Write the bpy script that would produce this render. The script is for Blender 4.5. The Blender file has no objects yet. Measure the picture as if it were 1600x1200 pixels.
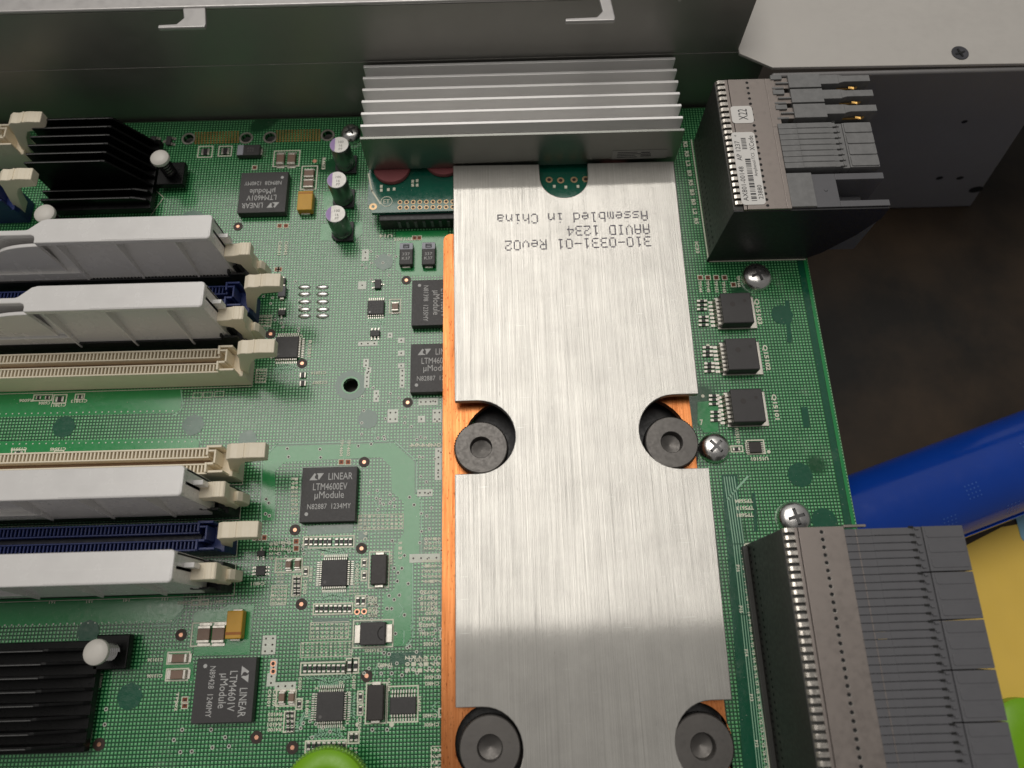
import bpy, bmesh, math, random
from mathutils import Vector, Matrix
from mathutils.geometry import tessellate_polygon
random.seed(11)
S = bpy.context.scene
COL = S.collection

# ------------------------------------------------------------------ camera
# one unit is one centimetre; the board's top face is z = 0, the lens is 20 cm above it
RW = [[0.9996046888, -0.0275261284, -0.0057252406],
      [-0.0278387198, -0.9405456355, -0.3385246125],
      [0.0039334219, 0.3385501733, -0.9409401194]]
FPX, CAMZ = 1144.5466, 20.0
cd = bpy.data.cameras.new('camera')
cam = bpy.data.objects.new('camera', cd)
COL.objects.link(cam)
m = Matrix.Identity(4)
for i in range(3):
    m[i][0] = RW[0][i]
    m[i][1] = -RW[1][i]
    m[i][2] = -RW[2][i]
    m[i][3] = (0, 0, CAMZ)[i]
cam.matrix_world = m
cd.sensor_width = 36.0
cd.lens = FPX / 1600 * 36.0
cd.clip_start = 0.1
cd.clip_end = 2000
cd.dof.use_dof = True
cd.dof.focus_distance = 20.3
cd.dof.aperture_fstop = 0.13
S.camera = cam

# ------------------------------------------------------------------ world, lamp, exposure
w = bpy.data.worlds.new('World')
S.world = w
w.use_nodes = True
nt = w.node_tree
bg = nt.nodes['Background']
tc = nt.nodes.new('ShaderNodeTexCoord')
sep = nt.nodes.new('ShaderNodeSeparateXYZ')
nt.links.new(tc.outputs['Generated'], sep.inputs[0])
ma = nt.nodes.new('ShaderNodeMath'); ma.operation = 'MULTIPLY_ADD'
ma.inputs[1].default_value = 0.65
nt.links.new(sep.outputs['Y'], ma.inputs[0])
mz = nt.nodes.new('ShaderNodeMath'); mz.operation = 'MULTIPLY'
mz.inputs[1].default_value = 0.42
nt.links.new(sep.outputs['Z'], mz.inputs[0])
nt.links.new(mz.outputs[0], ma.inputs[2])
rp = nt.nodes.new('ShaderNodeValToRGB')
rp.color_ramp.elements[0].position = 0.0
rp.color_ramp.elements[0].color = (0.19, 0.183, 0.176, 1)
rp.color_ramp.elements[1].position = 1.0
rp.color_ramp.elements[1].color = (0.60, 0.58, 0.56, 1)
e = rp.color_ramp.elements.new(0.42); e.color = (0.21, 0.205, 0.20, 1)
nt.links.new(ma.outputs[0], rp.inputs[0])
nt.links.new(rp.outputs[0], bg.inputs['Color'])
bg.inputs['Strength'].default_value = 0.8

def ceiling_lamp(x, y, z, sx, sy, power, col):
    l = bpy.data.lights.new('ceiling_light_panel', 'AREA')
    l.shape = 'RECTANGLE'; l.size = sx; l.size_y = sy
    l.energy = power; l.color = col
    o = bpy.data.objects.new('ceiling_light_panel', l)
    COL.objects.link(o)
    o.location = (x, y, z)
    return o
ceiling_lamp(-26, 76, 180, 142, 142, 192000, (1.0, 0.955, 0.89))

S.cycles.glossy_bounces = 10
S.cycles.max_bounces = 14
S.cycles.sample_clamp_indirect = 8
S.view_settings.view_transform = 'Standard'
S.view_settings.look = 'None'
S.view_settings.exposure = 0.0
S.view_settings.gamma = 1.0
S.view_settings.use_curve_mapping = False

# ------------------------------------------------------------------ helpers
def P(px, py, z=0.0):
    """pixel of the photograph -> (x, y) on the level plane z"""
    a, b = (px - 800) / FPX, (py - 600) / FPX
    d = [RW[0][i] * a + RW[1][i] * b + RW[2][i] for i in range(3)]
    t = (z - CAMZ) / d[2]
    return (d[0] * t, d[1] * t)

def rect(x0, y0, x1, y1, z=0.0):
    """pixel box -> centre x, centre y, width, depth in cm on plane z"""
    cx, cy = P((x0 + x1) / 2, (y0 + y1) / 2, z)
    l, r = P(x0, (y0 + y1) / 2, z), P(x1, (y0 + y1) / 2, z)
    t, b = P((x0 + x1) / 2, y0, z), P((x0 + x1) / 2, y1, z)
    return cx, cy, r[0] - l[0], t[1] - b[1]

def tag(o, label=None, cat=None, group=None, kind=None):
    if label: o['label'] = label
    if cat: o['category'] = cat
    if group: o['group'] = group
    if kind: o['kind'] = kind
    return o

def empty(name, loc, rz=0.0):
    o = bpy.data.objects.new(name, None)
    o.empty_display_size = 0.2
    COL.objects.link(o)
    o.location = loc
    o.rotation_euler = (0, 0, rz)
    return o

def kids(o):
    return [c for c in bpy.data.objects if c.parent == o]

def copy_tree(o, loc=None, rz=None, label=None, parent=None):
    c = o.copy()
    COL.objects.link(c)
    if parent: c.parent = parent
    if loc: c.location = loc
    if rz is not None: c.rotation_euler = (0, 0, rz)
    if label: c['label'] = label
    for k in kids(o):
        copy_tree(k, parent=c)
    return c

ORD = ['first', 'second', 'third', 'fourth', 'fifth', 'sixth', 'seventh', 'eighth', 'ninth', 'tenth', 'eleventh', 'twelfth']

class MB:
    def __init__(s):
        s.v = []; s.f = []; s.m = []; s.mi = 0
    def add(s, vs, fs):
        n = len(s.v)
        s.v += [tuple(q) for q in vs]
        for q in fs:
            s.f.append([i + n for i in q]); s.m.append(s.mi)
        return s
    def box(s, x0, x1, y0, y1, z0, z1):
        return s.add([(x0, y0, z0), (x1, y0, z0), (x1, y1, z0), (x0, y1, z0), (x0, y0, z1), (x1, y0, z1), (x1, y1, z1), (x0, y1, z1)],
                     [(0, 3, 2, 1), (4, 5, 6, 7), (0, 1, 5, 4), (1, 2, 6, 5), (2, 3, 7, 6), (3, 0, 4, 7)])
    def prism(s, poly, z0, z1, holes=()):
        loops = [ccw(poly)] + [list(reversed(ccw(h))) for h in holes]
        flat = [q for l in loops for q in l]
        n = len(flat)
        tris = tessellate_polygon([[Vector((q[0], q[1], 0)) for q in l] for l in loops])
        vs = [(q[0], q[1], z0) for q in flat] + [(q[0], q[1], z1) for q in flat]
        fs = []
        if not holes:
            fs += [tuple(range(n, 2 * n)), tuple(range(n - 1, -1, -1))]
        else:
            for t in tris:
                a, b, c = [flat[i] for i in t]
                if (b[0] - a[0]) * (c[1] - a[1]) - (b[1] - a[1]) * (c[0] - a[0]) < 0: t = (t[0], t[2], t[1])
                fs.append(tuple(i + n for i in t)); fs.append((t[0], t[2], t[1]))
        k = 0
        for l in loops:
            for i in range(len(l)):
                a, b = k + i, k + (i + 1) % len(l)
                fs.append((a, b, b + n, a + n))
            k += len(l)
        return s.add(vs, fs)
    def prism_y(s, prof, y0, y1):
        """profile of (x, z) points pushed along y"""
        a = ccw(prof); n = len(a)
        vs = [(q[0], y0, q[1]) for q in a] + [(q[0], y1, q[1]) for q in a]
        fs = [tuple(range(n)), tuple(range(2 * n - 1, n - 1, -1))]
        fs += [(i, i + n, (i + 1) % n + n, (i + 1) % n) for i in range(n)]
        return s.add(vs, fs)
    def prism_x(s, prof, x0, x1):
        """profile of (y, z) points pushed along x"""
        a = ccw(prof); n = len(a)
        vs = [(x0, q[0], q[1]) for q in a] + [(x1, q[0], q[1]) for q in a]
        fs = [tuple(range(n - 1, -1, -1)), tuple(range(n, 2 * n))]
        fs += [(i, (i + 1) % n, (i + 1) % n + n, i + n) for i in range(n)]
        return s.add(vs, fs)
    def flat(s, poly, z):
        a = ccw(poly); n = len(a)
        return s.add([(q[0], q[1], z) for q in a], [tuple(range(n))])
    def line(s, pts, wd, z):
        for a, b in zip(pts, pts[1:]):
            dx, dy = b[0] - a[0], b[1] - a[1]; L = math.hypot(dx, dy) or 1
            ux, uy = dx / L * wd / 2, dy / L * wd / 2
            s.add([(a[0] - ux + uy, a[1] - uy - ux, z), (b[0] + ux + uy, b[1] + uy - ux, z),
                   (b[0] + ux - uy, b[1] + uy + ux, z), (a[0] - ux - uy, a[1] - uy + ux, z)], [(0, 1, 2, 3)])
        return s
    def frame(s, x0, x1, y0, y1, wd, z):
        h = wd / 2
        s.flat([(x0 - h, y1 - h), (x1 + h, y1 - h), (x1 + h, y1 + h), (x0 - h, y1 + h)], z)
        s.flat([(x0 - h, y0 - h), (x1 + h, y0 - h), (x1 + h, y0 + h), (x0 - h, y0 + h)], z)
        s.flat([(x0 - h, y0 + h), (x0 + h, y0 + h), (x0 + h, y1 - h), (x0 - h, y1 - h)], z)
        s.flat([(x1 - h, y0 + h), (x1 + h, y0 + h), (x1 + h, y1 - h), (x1 - h, y1 - h)], z)
        return s
    def disc(s, x, y, r, z, n=14):
        return s.flat([(x + r * math.cos(k * 2 * math.pi / n), y + r * math.sin(k * 2 * math.pi / n)) for k in range(n)], z)
    def ring(s, x, y, r0, r1, z, n=16):
        vs = []; fs = []
        for k in range(n):
            a = k * 2 * math.pi / n
            vs += [(x + r0 * math.cos(a), y + r0 * math.sin(a), z), (x + r1 * math.cos(a), y + r1 * math.sin(a), z)]
            j = (k + 1) % n
            fs.append((2 * k, 2 * k + 1, 2 * j + 1, 2 * j))
        return s.add(vs, fs)
    def lathe(s, prof, x=0, y=0, n=32):
        """(r, z) profile from bottom to top, closed with caps where r > 0"""
        vs = []; fs = []
        for r, z in prof:
            vs += [(x + r * math.cos(k * 2 * math.pi / n), y + r * math.sin(k * 2 * math.pi / n), z) for k in range(n)]
        for i in range(len(prof) - 1):
            for k in range(n):
                j = (k + 1) % n
                fs.append((i * n + k, i * n + j, (i + 1) * n + j, (i + 1) * n + k))
        fs.append(tuple(range(n - 1, -1, -1)))
        L = (len(prof) - 1) * n
        fs.append(tuple(range(L, L + n)))
        return s.add(vs, fs)
    def mesh(s, vs, fs, mat4):
        return s.add([mat4 @ Vector(q) for q in vs], fs)
    def build(s, name, mats, parent=None, loc=(0, 0, 0), rz=0.0, bevel=0.0, smooth=False, seg=2):
        me = bpy.data.meshes.new(name)
        me.from_pydata(s.v, [], s.f)
        mats = mats if isinstance(mats, (list, tuple)) else [mats]
        for q in mats: me.materials.append(q)
        if len(mats) > 1: me.polygons.foreach_set('material_index', s.m)
        if smooth:
            me.polygons.foreach_set('use_smooth', [True] * len(me.polygons))
            me.set_sharp_from_angle(angle=math.radians(38))
        me.update()
        o = bpy.data.objects.new(name, me)
        COL.objects.link(o)
        o.location = loc
        o.rotation_euler = (0, 0, rz)
        if parent: o.parent = parent
        if bevel:
            b = o.modifiers.new('edge', 'BEVEL')
            b.width = bevel; b.segments = seg; b.limit_method = 'ANGLE'; b.angle_limit = math.radians(40)
        return o

def ccw(p):
    a = sum(p[i][0] * p[(i + 1) % len(p)][1] - p[(i + 1) % len(p)][0] * p[i][1] for i in range(len(p)))
    return list(p) if a > 0 else list(reversed(p))

def circle(x, y, r, n=24, a0=0.0, a1=2 * math.pi, end=False):
    k = n + 1 if end else n
    return [(x + r * math.cos(a0 + (a1 - a0) * i / n), y + r * math.sin(a0 + (a1 - a0) * i / n)) for i in range(k)]

def rrect(x0, x1, y0, y1, r, n=5):
    h = math.pi / 2
    return (circle(x1 - r, y0 + r, r, n, -h, 0, True) + circle(x1 - r, y1 - r, r, n, 0, h, True)
            + circle(x0 + r, y1 - r, r, n, h, 2 * h, True) + circle(x0 + r, y0 + r, r, n, 2 * h, 3 * h, True))

# text as flat geometry -------------------------------------------------
_tx = {}
def glyphs(txt, bold=0.0):
    key = (txt, bold)
    if key not in _tx:
        c = bpy.data.curves.new('lettering', 'FONT')
        c.body = txt; c.size = 1.0; c.resolution_u = 2; c.offset = bold
        c.align_x = 'LEFT'
        o = bpy.data.objects.new('lettering', c)
        me = bpy.data.meshes.new_from_object(o)
        vs = [tuple(q.co) for q in me.vertices]
        fs = [tuple(q.vertices) for q in me.polygons]
        bpy.data.objects.remove(o); bpy.data.curves.remove(c); bpy.data.meshes.remove(me)
        xs = [q[0] for q in vs] or [0, 1]; ys = [q[1] for q in vs] or [0, 1]
        _tx[key] = (vs, fs, min(xs), max(xs), min(ys), max(ys))
    return _tx[key]

def text(mb, txt, x, y, z, wd=None, ht=None, rot=0.0, bold=0.0):
    """centred lettering fitted to width wd and / or height ht (cm)"""
    vs, fs, x0, x1, y0, y1 = glyphs(txt, bold)
    sy = ht / (y1 - y0) if ht else wd / (x1 - x0)
    sx = wd / (x1 - x0) if wd else sy
    M = Matrix.Translation((x, y, z)) @ Matrix.Rotation(rot, 4, 'Z') @ Matrix.Diagonal((sx, sy, 1, 1)) @ Matrix.Translation((-(x0 + x1) / 2, -(y0 + y1) / 2, 0))
    mb.mesh(vs, fs, M)

# ------------------------------------------------------------------ materials
def newmat(name):
    mt = bpy.data.materials.new(name)
    mt.use_nodes = True
    t = mt.node_tree
    return mt, t, t.nodes['Principled BSDF']

def nod(t, typ, **kw):
    n = t.nodes.new(typ)
    for k, v in kw.items(): setattr(n, k, v)
    return n

def mth(t, op, a, b=None, c=None):
    n = nod(t, 'ShaderNodeMath', operation=op)
    for i, q in enumerate((a, b, c)):
        if q is None: continue
        if isinstance(q, (int, float)): n.inputs[i].default_value = q
        else: t.links.new(q, n.inputs[i])
    return n.outputs[0]

def mix(t, f, a, b):
    n = nod(t, 'ShaderNodeMix', data_type='RGBA')
    for i, q in ((0, f), (6, a), (7, b)):
        if isinstance(q, (int, float)): n.inputs[i].default_value = q
        elif isinstance(q, tuple): n.inputs[i].default_value = q if len(q) == 4 else (*q, 1)
        else: t.links.new(q, n.inputs[i])
    return n.outputs[2]

def noise(t, vec, scale, detail=3, rough=0.55):
    n = nod(t, 'ShaderNodeTexNoise')
    n.inputs['Scale'].default_value = scale
    n.inputs['Detail'].default_value = detail
    n.inputs['Roughness'].default_value = rough
    t.links.new(vec, n.inputs['Vector'])
    return n.outputs['Fac']

def scaled(t, sx, sy, sz):
    c = nod(t, 'ShaderNodeTexCoord')
    mp = nod(t, 'ShaderNodeMapping')
    mp.inputs['Scale'].default_value = (sx, sy, sz)
    t.links.new(c.outputs['Object'], mp.inputs[0])
    return mp.outputs[0]

def ramp(t, f, a, b, lo=0.0, hi=1.0):
    n = nod(t, 'ShaderNodeMapRange')
    n.inputs[1].default_value = a; n.inputs[2].default_value = b
    n.inputs[3].default_value = lo; n.inputs[4].default_value = hi
    t.links.new(f, n.inputs[0])
    return n.outputs[0]

def pm(name, col, rough=0.5, metal=0.0, var=0.12, vs=2.5, rv=0.08, bump=0.0, bs=30.0, coat=0.0, spec=0.5, coat_r=0.15):
    """plain painted / moulded / metal surface with mild unevenness"""
    mt, t, b = newmat(name)
    v = scaled(t, 1, 1, 1)
    n1 = noise(t, v, vs, 4)
    lo = tuple(c * (1 - var) for c in col); hi = tuple(min(1, c * (1 + var)) for c in col)
    t.links.new(mix(t, n1, lo, hi), b.inputs['Base Color'])
    n2 = noise(t, v, vs * 4.3, 3)
    t.links.new(ramp(t, n2, 0.3, 0.7, max(0.02, rough - rv), min(1, rough + rv)), b.inputs['Roughness'])
    b.inputs['Metallic'].default_value = metal
    b.inputs['Specular IOR Level'].default_value = spec
    if coat:
        b.inputs['Coat Weight'].default_value = coat
        b.inputs['Coat Roughness'].default_value = coat_r
    if bump:
        bp = nod(t, 'ShaderNodeBump')
        bp.inputs['Strength'].default_value = bump
        bp.inputs['Distance'].default_value = 0.02
        t.links.new(noise(t, v, bs, 3), bp.inputs['Height'])
        t.links.new(bp.outputs[0], b.inputs['Normal'])
    return mt

def brushed(name, lo, hi, rough, sx=150.0, sy=0.16, aniso=0.6, bump=0.15, specks=None, scratch=0.0, broad=0.0):
    mt, t, b = newmat(name)
    v = scaled(t, sx, sy, 1)
    v2 = scaled(t, sx * 0.24, sy * 0.5, 1)
    f = noise(t, v, 1.0, 2, 0.6)
    f2 = noise(t, v2, 1.0, 2)
    s = mth(t, 'ADD', mth(t, 'MULTIPLY', f, 0.65), mth(t, 'MULTIPLY', f2, 0.35))
    s = ramp(t, s, 0.33, 0.67)
    c = mix(t, s, lo, hi)
    vo = scaled(t, 1, 1, 1)
    blot = ramp(t, noise(t, vo, 0.9, 5, 0.65), 0.35, 0.75, 0.0, 0.30)
    smudge = ramp(t, noise(t, scaled(t, 0.7, 0.35, 1), 1.0, 6, 0.75), 0.55, 0.72)
    c = mix(t, blot, c, tuple(q * 0.6 for q in lo))
    if specks:
        k = ramp(t, noise(t, scaled(t, 30, 6, 1), 1.0, 3, 0.6), 0.60, 0.72)
        c = mix(t, k, c, specks)
    if scratch:
        k = ramp(t, noise(t, scaled(t, 1.3, 26, 1), 1.0, 1, 0.4), 0.735, 0.76)
        k = mth(t, 'MULTIPLY', k, ramp(t, noise(t, vo, 0.8, 2), 0.52, 0.62, 0, scratch))
        c = mix(t, k, c, (0.95, 0.93, 0.9))
    t.links.new(c, b.inputs['Base Color'])
    if scratch:
        # short nicks running across the grain, and a few dark scuffs
        k = ramp(t, noise(t, scaled(t, 9, 2.2, 1), 1.0, 2, 0.5), 0.74, 0.78, 0, 0.35)
        c = mix(t, k, c, (0.25, 0.24, 0.23))
        k = ramp(t, noise(t, scaled(t, 2.0, 40, 1), 1.0, 0, 0.4), 0.86, 0.89, 0, 0.6)
        c = mix(t, k, c, (0.96, 0.95, 0.92))
    t.links.new(c, b.inputs['Base Color'])
    b.inputs['Metallic'].default_value = 1.0
    t.links.new(mth(t, 'ADD', ramp(t, s, 0, 1, rough + 0.04, rough - 0.03), mth(t, 'MULTIPLY', smudge, 0.10)), b.inputs['Roughness'])
    b.inputs['Anisotropic'].default_value = aniso
    tg = nod(t, 'ShaderNodeCombineXYZ'); tg.inputs[0].default_value = 1.0
    t.links.new(tg.outputs[0], b.inputs['Tangent'])
    bp = nod(t, 'ShaderNodeBump')
    bp.inputs['Strength'].default_value = bump; bp.inputs['Distance'].default_value = 0.01
    t.links.new(s, bp.inputs['Height'])
    t.links.new(bp.outputs[0], b.inputs['Normal'])
    if broad:
        b2 = nod(t, 'ShaderNodeBsdfPrincipled')
        t.links.new(c, b2.inputs['Base Color'])
        b2.inputs['Metallic'].default_value = 1.0
        b2.inputs['Roughness'].default_value = 0.62
        t.links.new(bp.outputs[0], b2.inputs['Normal'])
        mx = nod(t, 'ShaderNodeMixShader')
        mx.inputs[0].default_value = broad
        t.links.new(b.outputs[0], mx.inputs[1]); t.links.new(b2.outputs[0], mx.inputs[2])
        out = [q for q in t.nodes if q.type == 'OUTPUT_MATERIAL'][0]
        t.links.new(mx.outputs[0], out.inputs['Surface'])
    return mt

def board_mat(name, dots=True, lo=(0.004, 0.080, 0.024), hi=(0.19, 0.64, 0.26), pitch=0.0925):
    mt, t, b = newmat(name)
    v = scaled(t, 1, 1, 1)
    if dots:
        sp = nod(t, 'ShaderNodeSeparateXYZ'); t.links.new(v, sp.inputs[0])
        def cell(o):
            return mth(t, 'ABSOLUTE', mth(t, 'SUBTRACT', mth(t, 'FRACT', mth(t, 'DIVIDE', o, pitch)), 0.5))
        d = mth(t, 'MAXIMUM', cell(sp.outputs['X']), cell(sp.outputs['Y']))
        sq = ramp(t, d, 0.20, 0.34, 1.0, 0.0)
        gate = ramp(t, noise(t, scaled(t, 0.45, 0.55, 1), 1.0, 1), 0.30, 0.34)
        sq = mth(t, 'MULTIPLY', sq, gate)
        sq = mth(t, 'MULTIPLY', sq, ramp(t, noise(t, v, 1.7, 3), 0.3, 0.7, 0.7, 1.0))
        c = mix(t, sq, lo, hi)
    else:
        sq = noise(t, v, 3.0, 3)
        c = mix(t, sq, lo, hi)
    res = mth(t, 'MULTIPLY', ramp(t, noise(t, v, 0.55, 5, 0.7), 0.54, 0.70, 0, 0.30), ramp(t, noise(t, v, 3.2, 4, 0.7), 0.42, 0.62))
    c = mix(t, res, c, (0.33, 0.40, 0.31))
    spk = ramp(t, noise(t, v, 17.0, 1, 0.4), 0.76, 0.79, 0, 0.55)
    c = mix(t, spk, c, (0.55, 0.55, 0.48))
    t.links.new(c, b.inputs['Base Color'])
    n2 = noise(t, v, 9.0, 4)
    t.links.new(ramp(t, n2, 0.3, 0.7, 0.12, 0.23), b.inputs['Roughness'])
    b.inputs['Specular IOR Level'].default_value = 0.75; b.inputs['IOR'].default_value = 1.58
    h = mth(t, 'ADD', mth(t, 'MULTIPLY', sq, 0.7 if dots else 0.05), mth(t, 'MULTIPLY', noise(t, v, 26, 3), 0.5))
    bp = nod(t, 'ShaderNodeBump')
    bp.inputs['Strength'].default_value = 0.28 if dots else 0.16
    bp.inputs['Distance'].default_value = 0.012
    t.links.new(h, bp.inputs['Height'])
    t.links.new(bp.outputs[0], b.inputs['Normal'])
    return mt

M_BOARD = board_mat('solder_mask_dotted')
M_POUR = board_mat('solder_mask_over_copper', False, (0.010, 0.25, 0.060), (0.024, 0.32, 0.09))
M_PATCH = board_mat('solder_mask_bare', False, (0.003, 0.085, 0.04), (0.005, 0.11, 0.055))
M_DAUGHTER = board_mat('teal_solder_mask', False, (0.004, 0.10, 0.065), (0.007, 0.14, 0.085))
M_EDGE = pm('laminate_edge', (0.16, 0.30, 0.13), 0.6)
M_SILK = pm('white_ink', (0.84, 0.84, 0.68), 0.6, var=0.15, vs=9)
M_TRACE = pm('masked_trace', (0.30, 0.56, 0.38), 0.35, spec=0.8)
M_GOLD = pm('gold_plate', (0.70, 0.43, 0.14), 0.36, 1.0, var=0.2, vs=8)
M_VIA = pm('via_well', (0.035, 0.018, 0.012), 0.5)
M_CUPAD = pm('bare_copper_dot', (0.80, 0.42, 0.28), 0.35, 1.0)
M_SOLDER = pm('solder', (0.86, 0.85, 0.83), 0.30, 1.0, bump=0.3, bs=9)
M_TIN = pm('tinned_lead', (0.62, 0.59, 0.53), 0.36, 1.0)
M_CHIP = pm('black_epoxy', (0.048, 0.045, 0.046), 0.50, var=0.15, vs=6, bump=0.12, bs=70)
M_MARK = pm('laser_marking', (0.56, 0.56, 0.55), 0.7, var=0.15, vs=10)
M_MARKD = pm('faint_marking', (0.16, 0.15, 0.15), 0.7)
M_MOULD = pm('brown_black_epoxy', (0.030, 0.024, 0.022), 0.45, var=0.2, vs=5, bump=0.1, bs=60)
M_YEL = pm('yellow_epoxy', (0.66, 0.36, 0.035), 0.42, var=0.14, vs=6)
M_ORG = pm('orange_band', (0.42, 0.14, 0.015), 0.5)
M_CER = pm('tan_ceramic', (0.25, 0.16, 0.115), 0.42, var=0.15, vs=8)
M_RES = pm('resistor_body', (0.022, 0.02, 0.02), 0.4)
M_GREYBAND = pm('grey_polarity_band', (0.40, 0.41, 0.46), 0.5)
M_CAN = pm('capacitor_can', (0.30, 0.31, 0.31), 0.38, 1.0)
M_CANTOP = pm('capacitor_lid', (0.78, 0.76, 0.72), 0.45, 0.3, bump=0.2, bs=30)
M_PURPLE = pm('violet_ink', (0.44, 0.30, 0.60), 0.5)
M_BLACKPL = pm('black_plastic', (0.016, 0.016, 0.018), 0.42)
M_FIN = pm('black_anodised', (0.003, 0.003, 0.0033), 0.34, 0.0, spec=0.22)
M_FINEDGE = pm('pale_fin_edge', (0.14, 0.14, 0.14), 0.4, 0.6)
M_WHITE = pm('white_nylon', (0.70, 0.67, 0.62), 0.45)
M_STEEL = pm('zinc_steel', (0.80, 0.785, 0.765), 0.26, 1.0, rv=0.05, bump=0.15, bs=10)
M_RECESS = pm('recess_shade_steel', (0.13, 0.13, 0.13), 0.35, 1.0)  # dark tone stands in for shade inside the cross recess
M_BLUED = pm('dark_screw_steel', (0.10, 0.10, 0.11), 0.4, 0.8)
M_CREAM = pm('cream_plastic', (0.90, 0.81, 0.64), 0.46, var=0.06, vs=2)
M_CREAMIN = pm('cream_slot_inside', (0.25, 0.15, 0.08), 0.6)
M_BLUE = pm('navy_plastic', (0.012, 0.026, 0.13), 0.38)
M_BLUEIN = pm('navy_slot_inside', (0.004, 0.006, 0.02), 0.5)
M_COVER = pm('grey_white_plastic', (0.80, 0.785, 0.77), 0.24, var=0.01, vs=0.5, rv=0.08, spec=0.8)
M_ALU = brushed('brushed_aluminium', (0.54, 0.525, 0.49), (0.80, 0.78, 0.735), 0.14, aniso=1.0, bump=0.30, scratch=0.3, broad=0.55)
M_COPPER = brushed('brushed_copper', (0.52, 0.165, 0.05), (0.80, 0.32, 0.12), 0.36, sx=30, sy=0.8, specks=(0.22, 0.06, 0.02))
M_FINALU = brushed('extruded_aluminium', (0.66, 0.655, 0.65), (0.78, 0.775, 0.765), 0.30, sx=0.6, sy=20, aniso=0.3, bump=0.05)
M_WALL = pm('galvanised_sheet', (0.36, 0.35, 0.325), 0.45, 0.75, var=0.07, vs=0.35, rv=0.05)
M_FLANGE = pm('sheet_metal_top', (0.50, 0.485, 0.475), 0.40, 0.6, var=0.06, vs=1.2)
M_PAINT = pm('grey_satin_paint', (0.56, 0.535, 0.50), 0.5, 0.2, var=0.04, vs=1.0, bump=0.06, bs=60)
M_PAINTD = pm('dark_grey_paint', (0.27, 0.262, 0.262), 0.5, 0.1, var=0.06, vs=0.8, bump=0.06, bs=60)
M_SATIN = pm('satin_connector_plate', (0.31, 0.272, 0.25), 0.42, 0.8, var=0.04, vs=1.5, bump=0.015, bs=40)
M_BRIGHT = pm('bright_bent_metal', (0.78, 0.73, 0.66), 0.24, 1.0)
M_WAFER = pm('grey_wafer_plastic', (0.125, 0.125, 0.135), 0.44, var=0.08, vs=2, bump=0.02, bs=18)
M_WAFERL = pm('scuffed_grey_plastic', (0.20, 0.20, 0.20), 0.50, var=0.3, vs=5, bump=0.12, bs=25)
M_DARKPL = pm('dark_connector_plastic', (0.045, 0.045, 0.041), 0.45, var=0.2, vs=2)
M_HOLE = pm('dark_hole', (0.006, 0.006, 0.006), 0.7)
M_NUT = pm('black_oxide_steel', (0.125, 0.117, 0.11), 0.40, 0.6, var=0.15, vs=3, rv=0.1, bump=0.05, bs=14)
M_NUTSIDE = pm('black_oxide_side', (0.03, 0.03, 0.03), 0.4, 0.6)
M_PINK = pm('pink_thermal_pad', (0.30, 0.085, 0.09), 0.55, bump=0.2, bs=12)
M_STICK = pm('white_paper_label', (0.78, 0.76, 0.73), 0.55, var=0.04)
M_INK = pm('black_ink', (0.03, 0.03, 0.035), 0.6)
M_ETCH = pm('dot_print', (0.13, 0.12, 0.15), 0.6)
M_LABELG = pm('grey_foil_label', (0.30, 0.30, 0.275), 0.5, 0.1)
M_BLUEH = pm('blue_plastic_tube', (0.003, 0.045, 0.33), 0.18, var=0.12, vs=0.6, spec=0.5)
M_BLUEDOT = pm('blue_dimple', (0.03, 0.10, 0.42), 0.3)
M_YMAT = pm('yellow_mat', (0.82, 0.56, 0.10), 0.7, var=0.10, vs=0.5)
M_LIME = pm('lime_plastic', (0.20, 0.46, 0.006), 0.36, var=0.06)
M_PALE = pm('pale_blue_cloth', (0.22, 0.42, 0.55), 0.8)

def table_mat():
    mt, t, b = newmat('dark_bench_top')
    v = scaled(t, 1, 1, 1)
    f = noise(t, v, 0.16, 6, 0.62)
    c = mix(t, ramp(t, f, 0.35, 0.7), (0.010, 0.008, 0.006), (0.058, 0.037, 0.021))
    st = noise(t, scaled(t, 0.5, 0.09, 1), 1.0, 5, 0.6)
    c = mix(t, ramp(t, st, 0.6, 0.75, 0, 0.35), c, (0.06, 0.042, 0.026))
    t.links.new(c, b.inputs['Base Color'])
    t.links.new(ramp(t, noise(t, v, 0.5, 4), 0.3, 0.7, 0.42, 0.6), b.inputs['Roughness'])
    b.inputs['Specular IOR Level'].default_value = 0.3
    return mt
M_TABLE = table_mat()

# ------------------------------------------------------------------ bench and chassis
TZ = -5.2
mb = MB().box(-60, 90, -60, 90, TZ - 3, TZ)
tag(mb.build('bench_top', M_TABLE), kind='structure')

WY = 16.95
rail = empty('sheet_metal_wall', (0, WY, -0.5))
tag(rail, 'dark galvanised sheet metal wall with pale folded top and hooked tabs behind the board', 'metal wall')
# lower step, upper sheet (starts a little further back), folded top, hooked tabs
MB().box(-26, 8.25, 0, 0.12, 0, 2.798).build('lower_sheet', M_WALL, rail, bevel=0.008)
MB().box(-26, 7.27, 0.012, 0.13, 2.80, 4.86).build('upper_sheet', M_WALL, rail, bevel=0.008)
MB().box(-26, 5.05, 0.0, 7.0, 4.86, 4.98).build('folded_top', M_FLANGE, rail, bevel=0.05, seg=3)
MB().box(5.12, 7.27, 0.10, 7.0, 4.84, 4.93).build('folded_top', M_WALL, rail, bevel=0.03)
for (xa, xb, yf) in ((-8.82, -8.14, -0.70), (2.74, 3.12, -0.84)):
    xf = xa - (0.55 if xa < 0 else 0.92)
    L = [(xa + 0.05, 0.0), (xa + 0.12, yf + 0.34), (xa - 0.05, yf + 0.14), (xf, yf + 0.12), (xf, yf), (xb + 0.06, yf), (xb + 0.08, yf + 0.12), (xb, 0.0)]
    MB().prism(L, 4.84, 4.96).build('hooked_tab', M_FLANGE, rail, bevel=0.035, seg=3)
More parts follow.
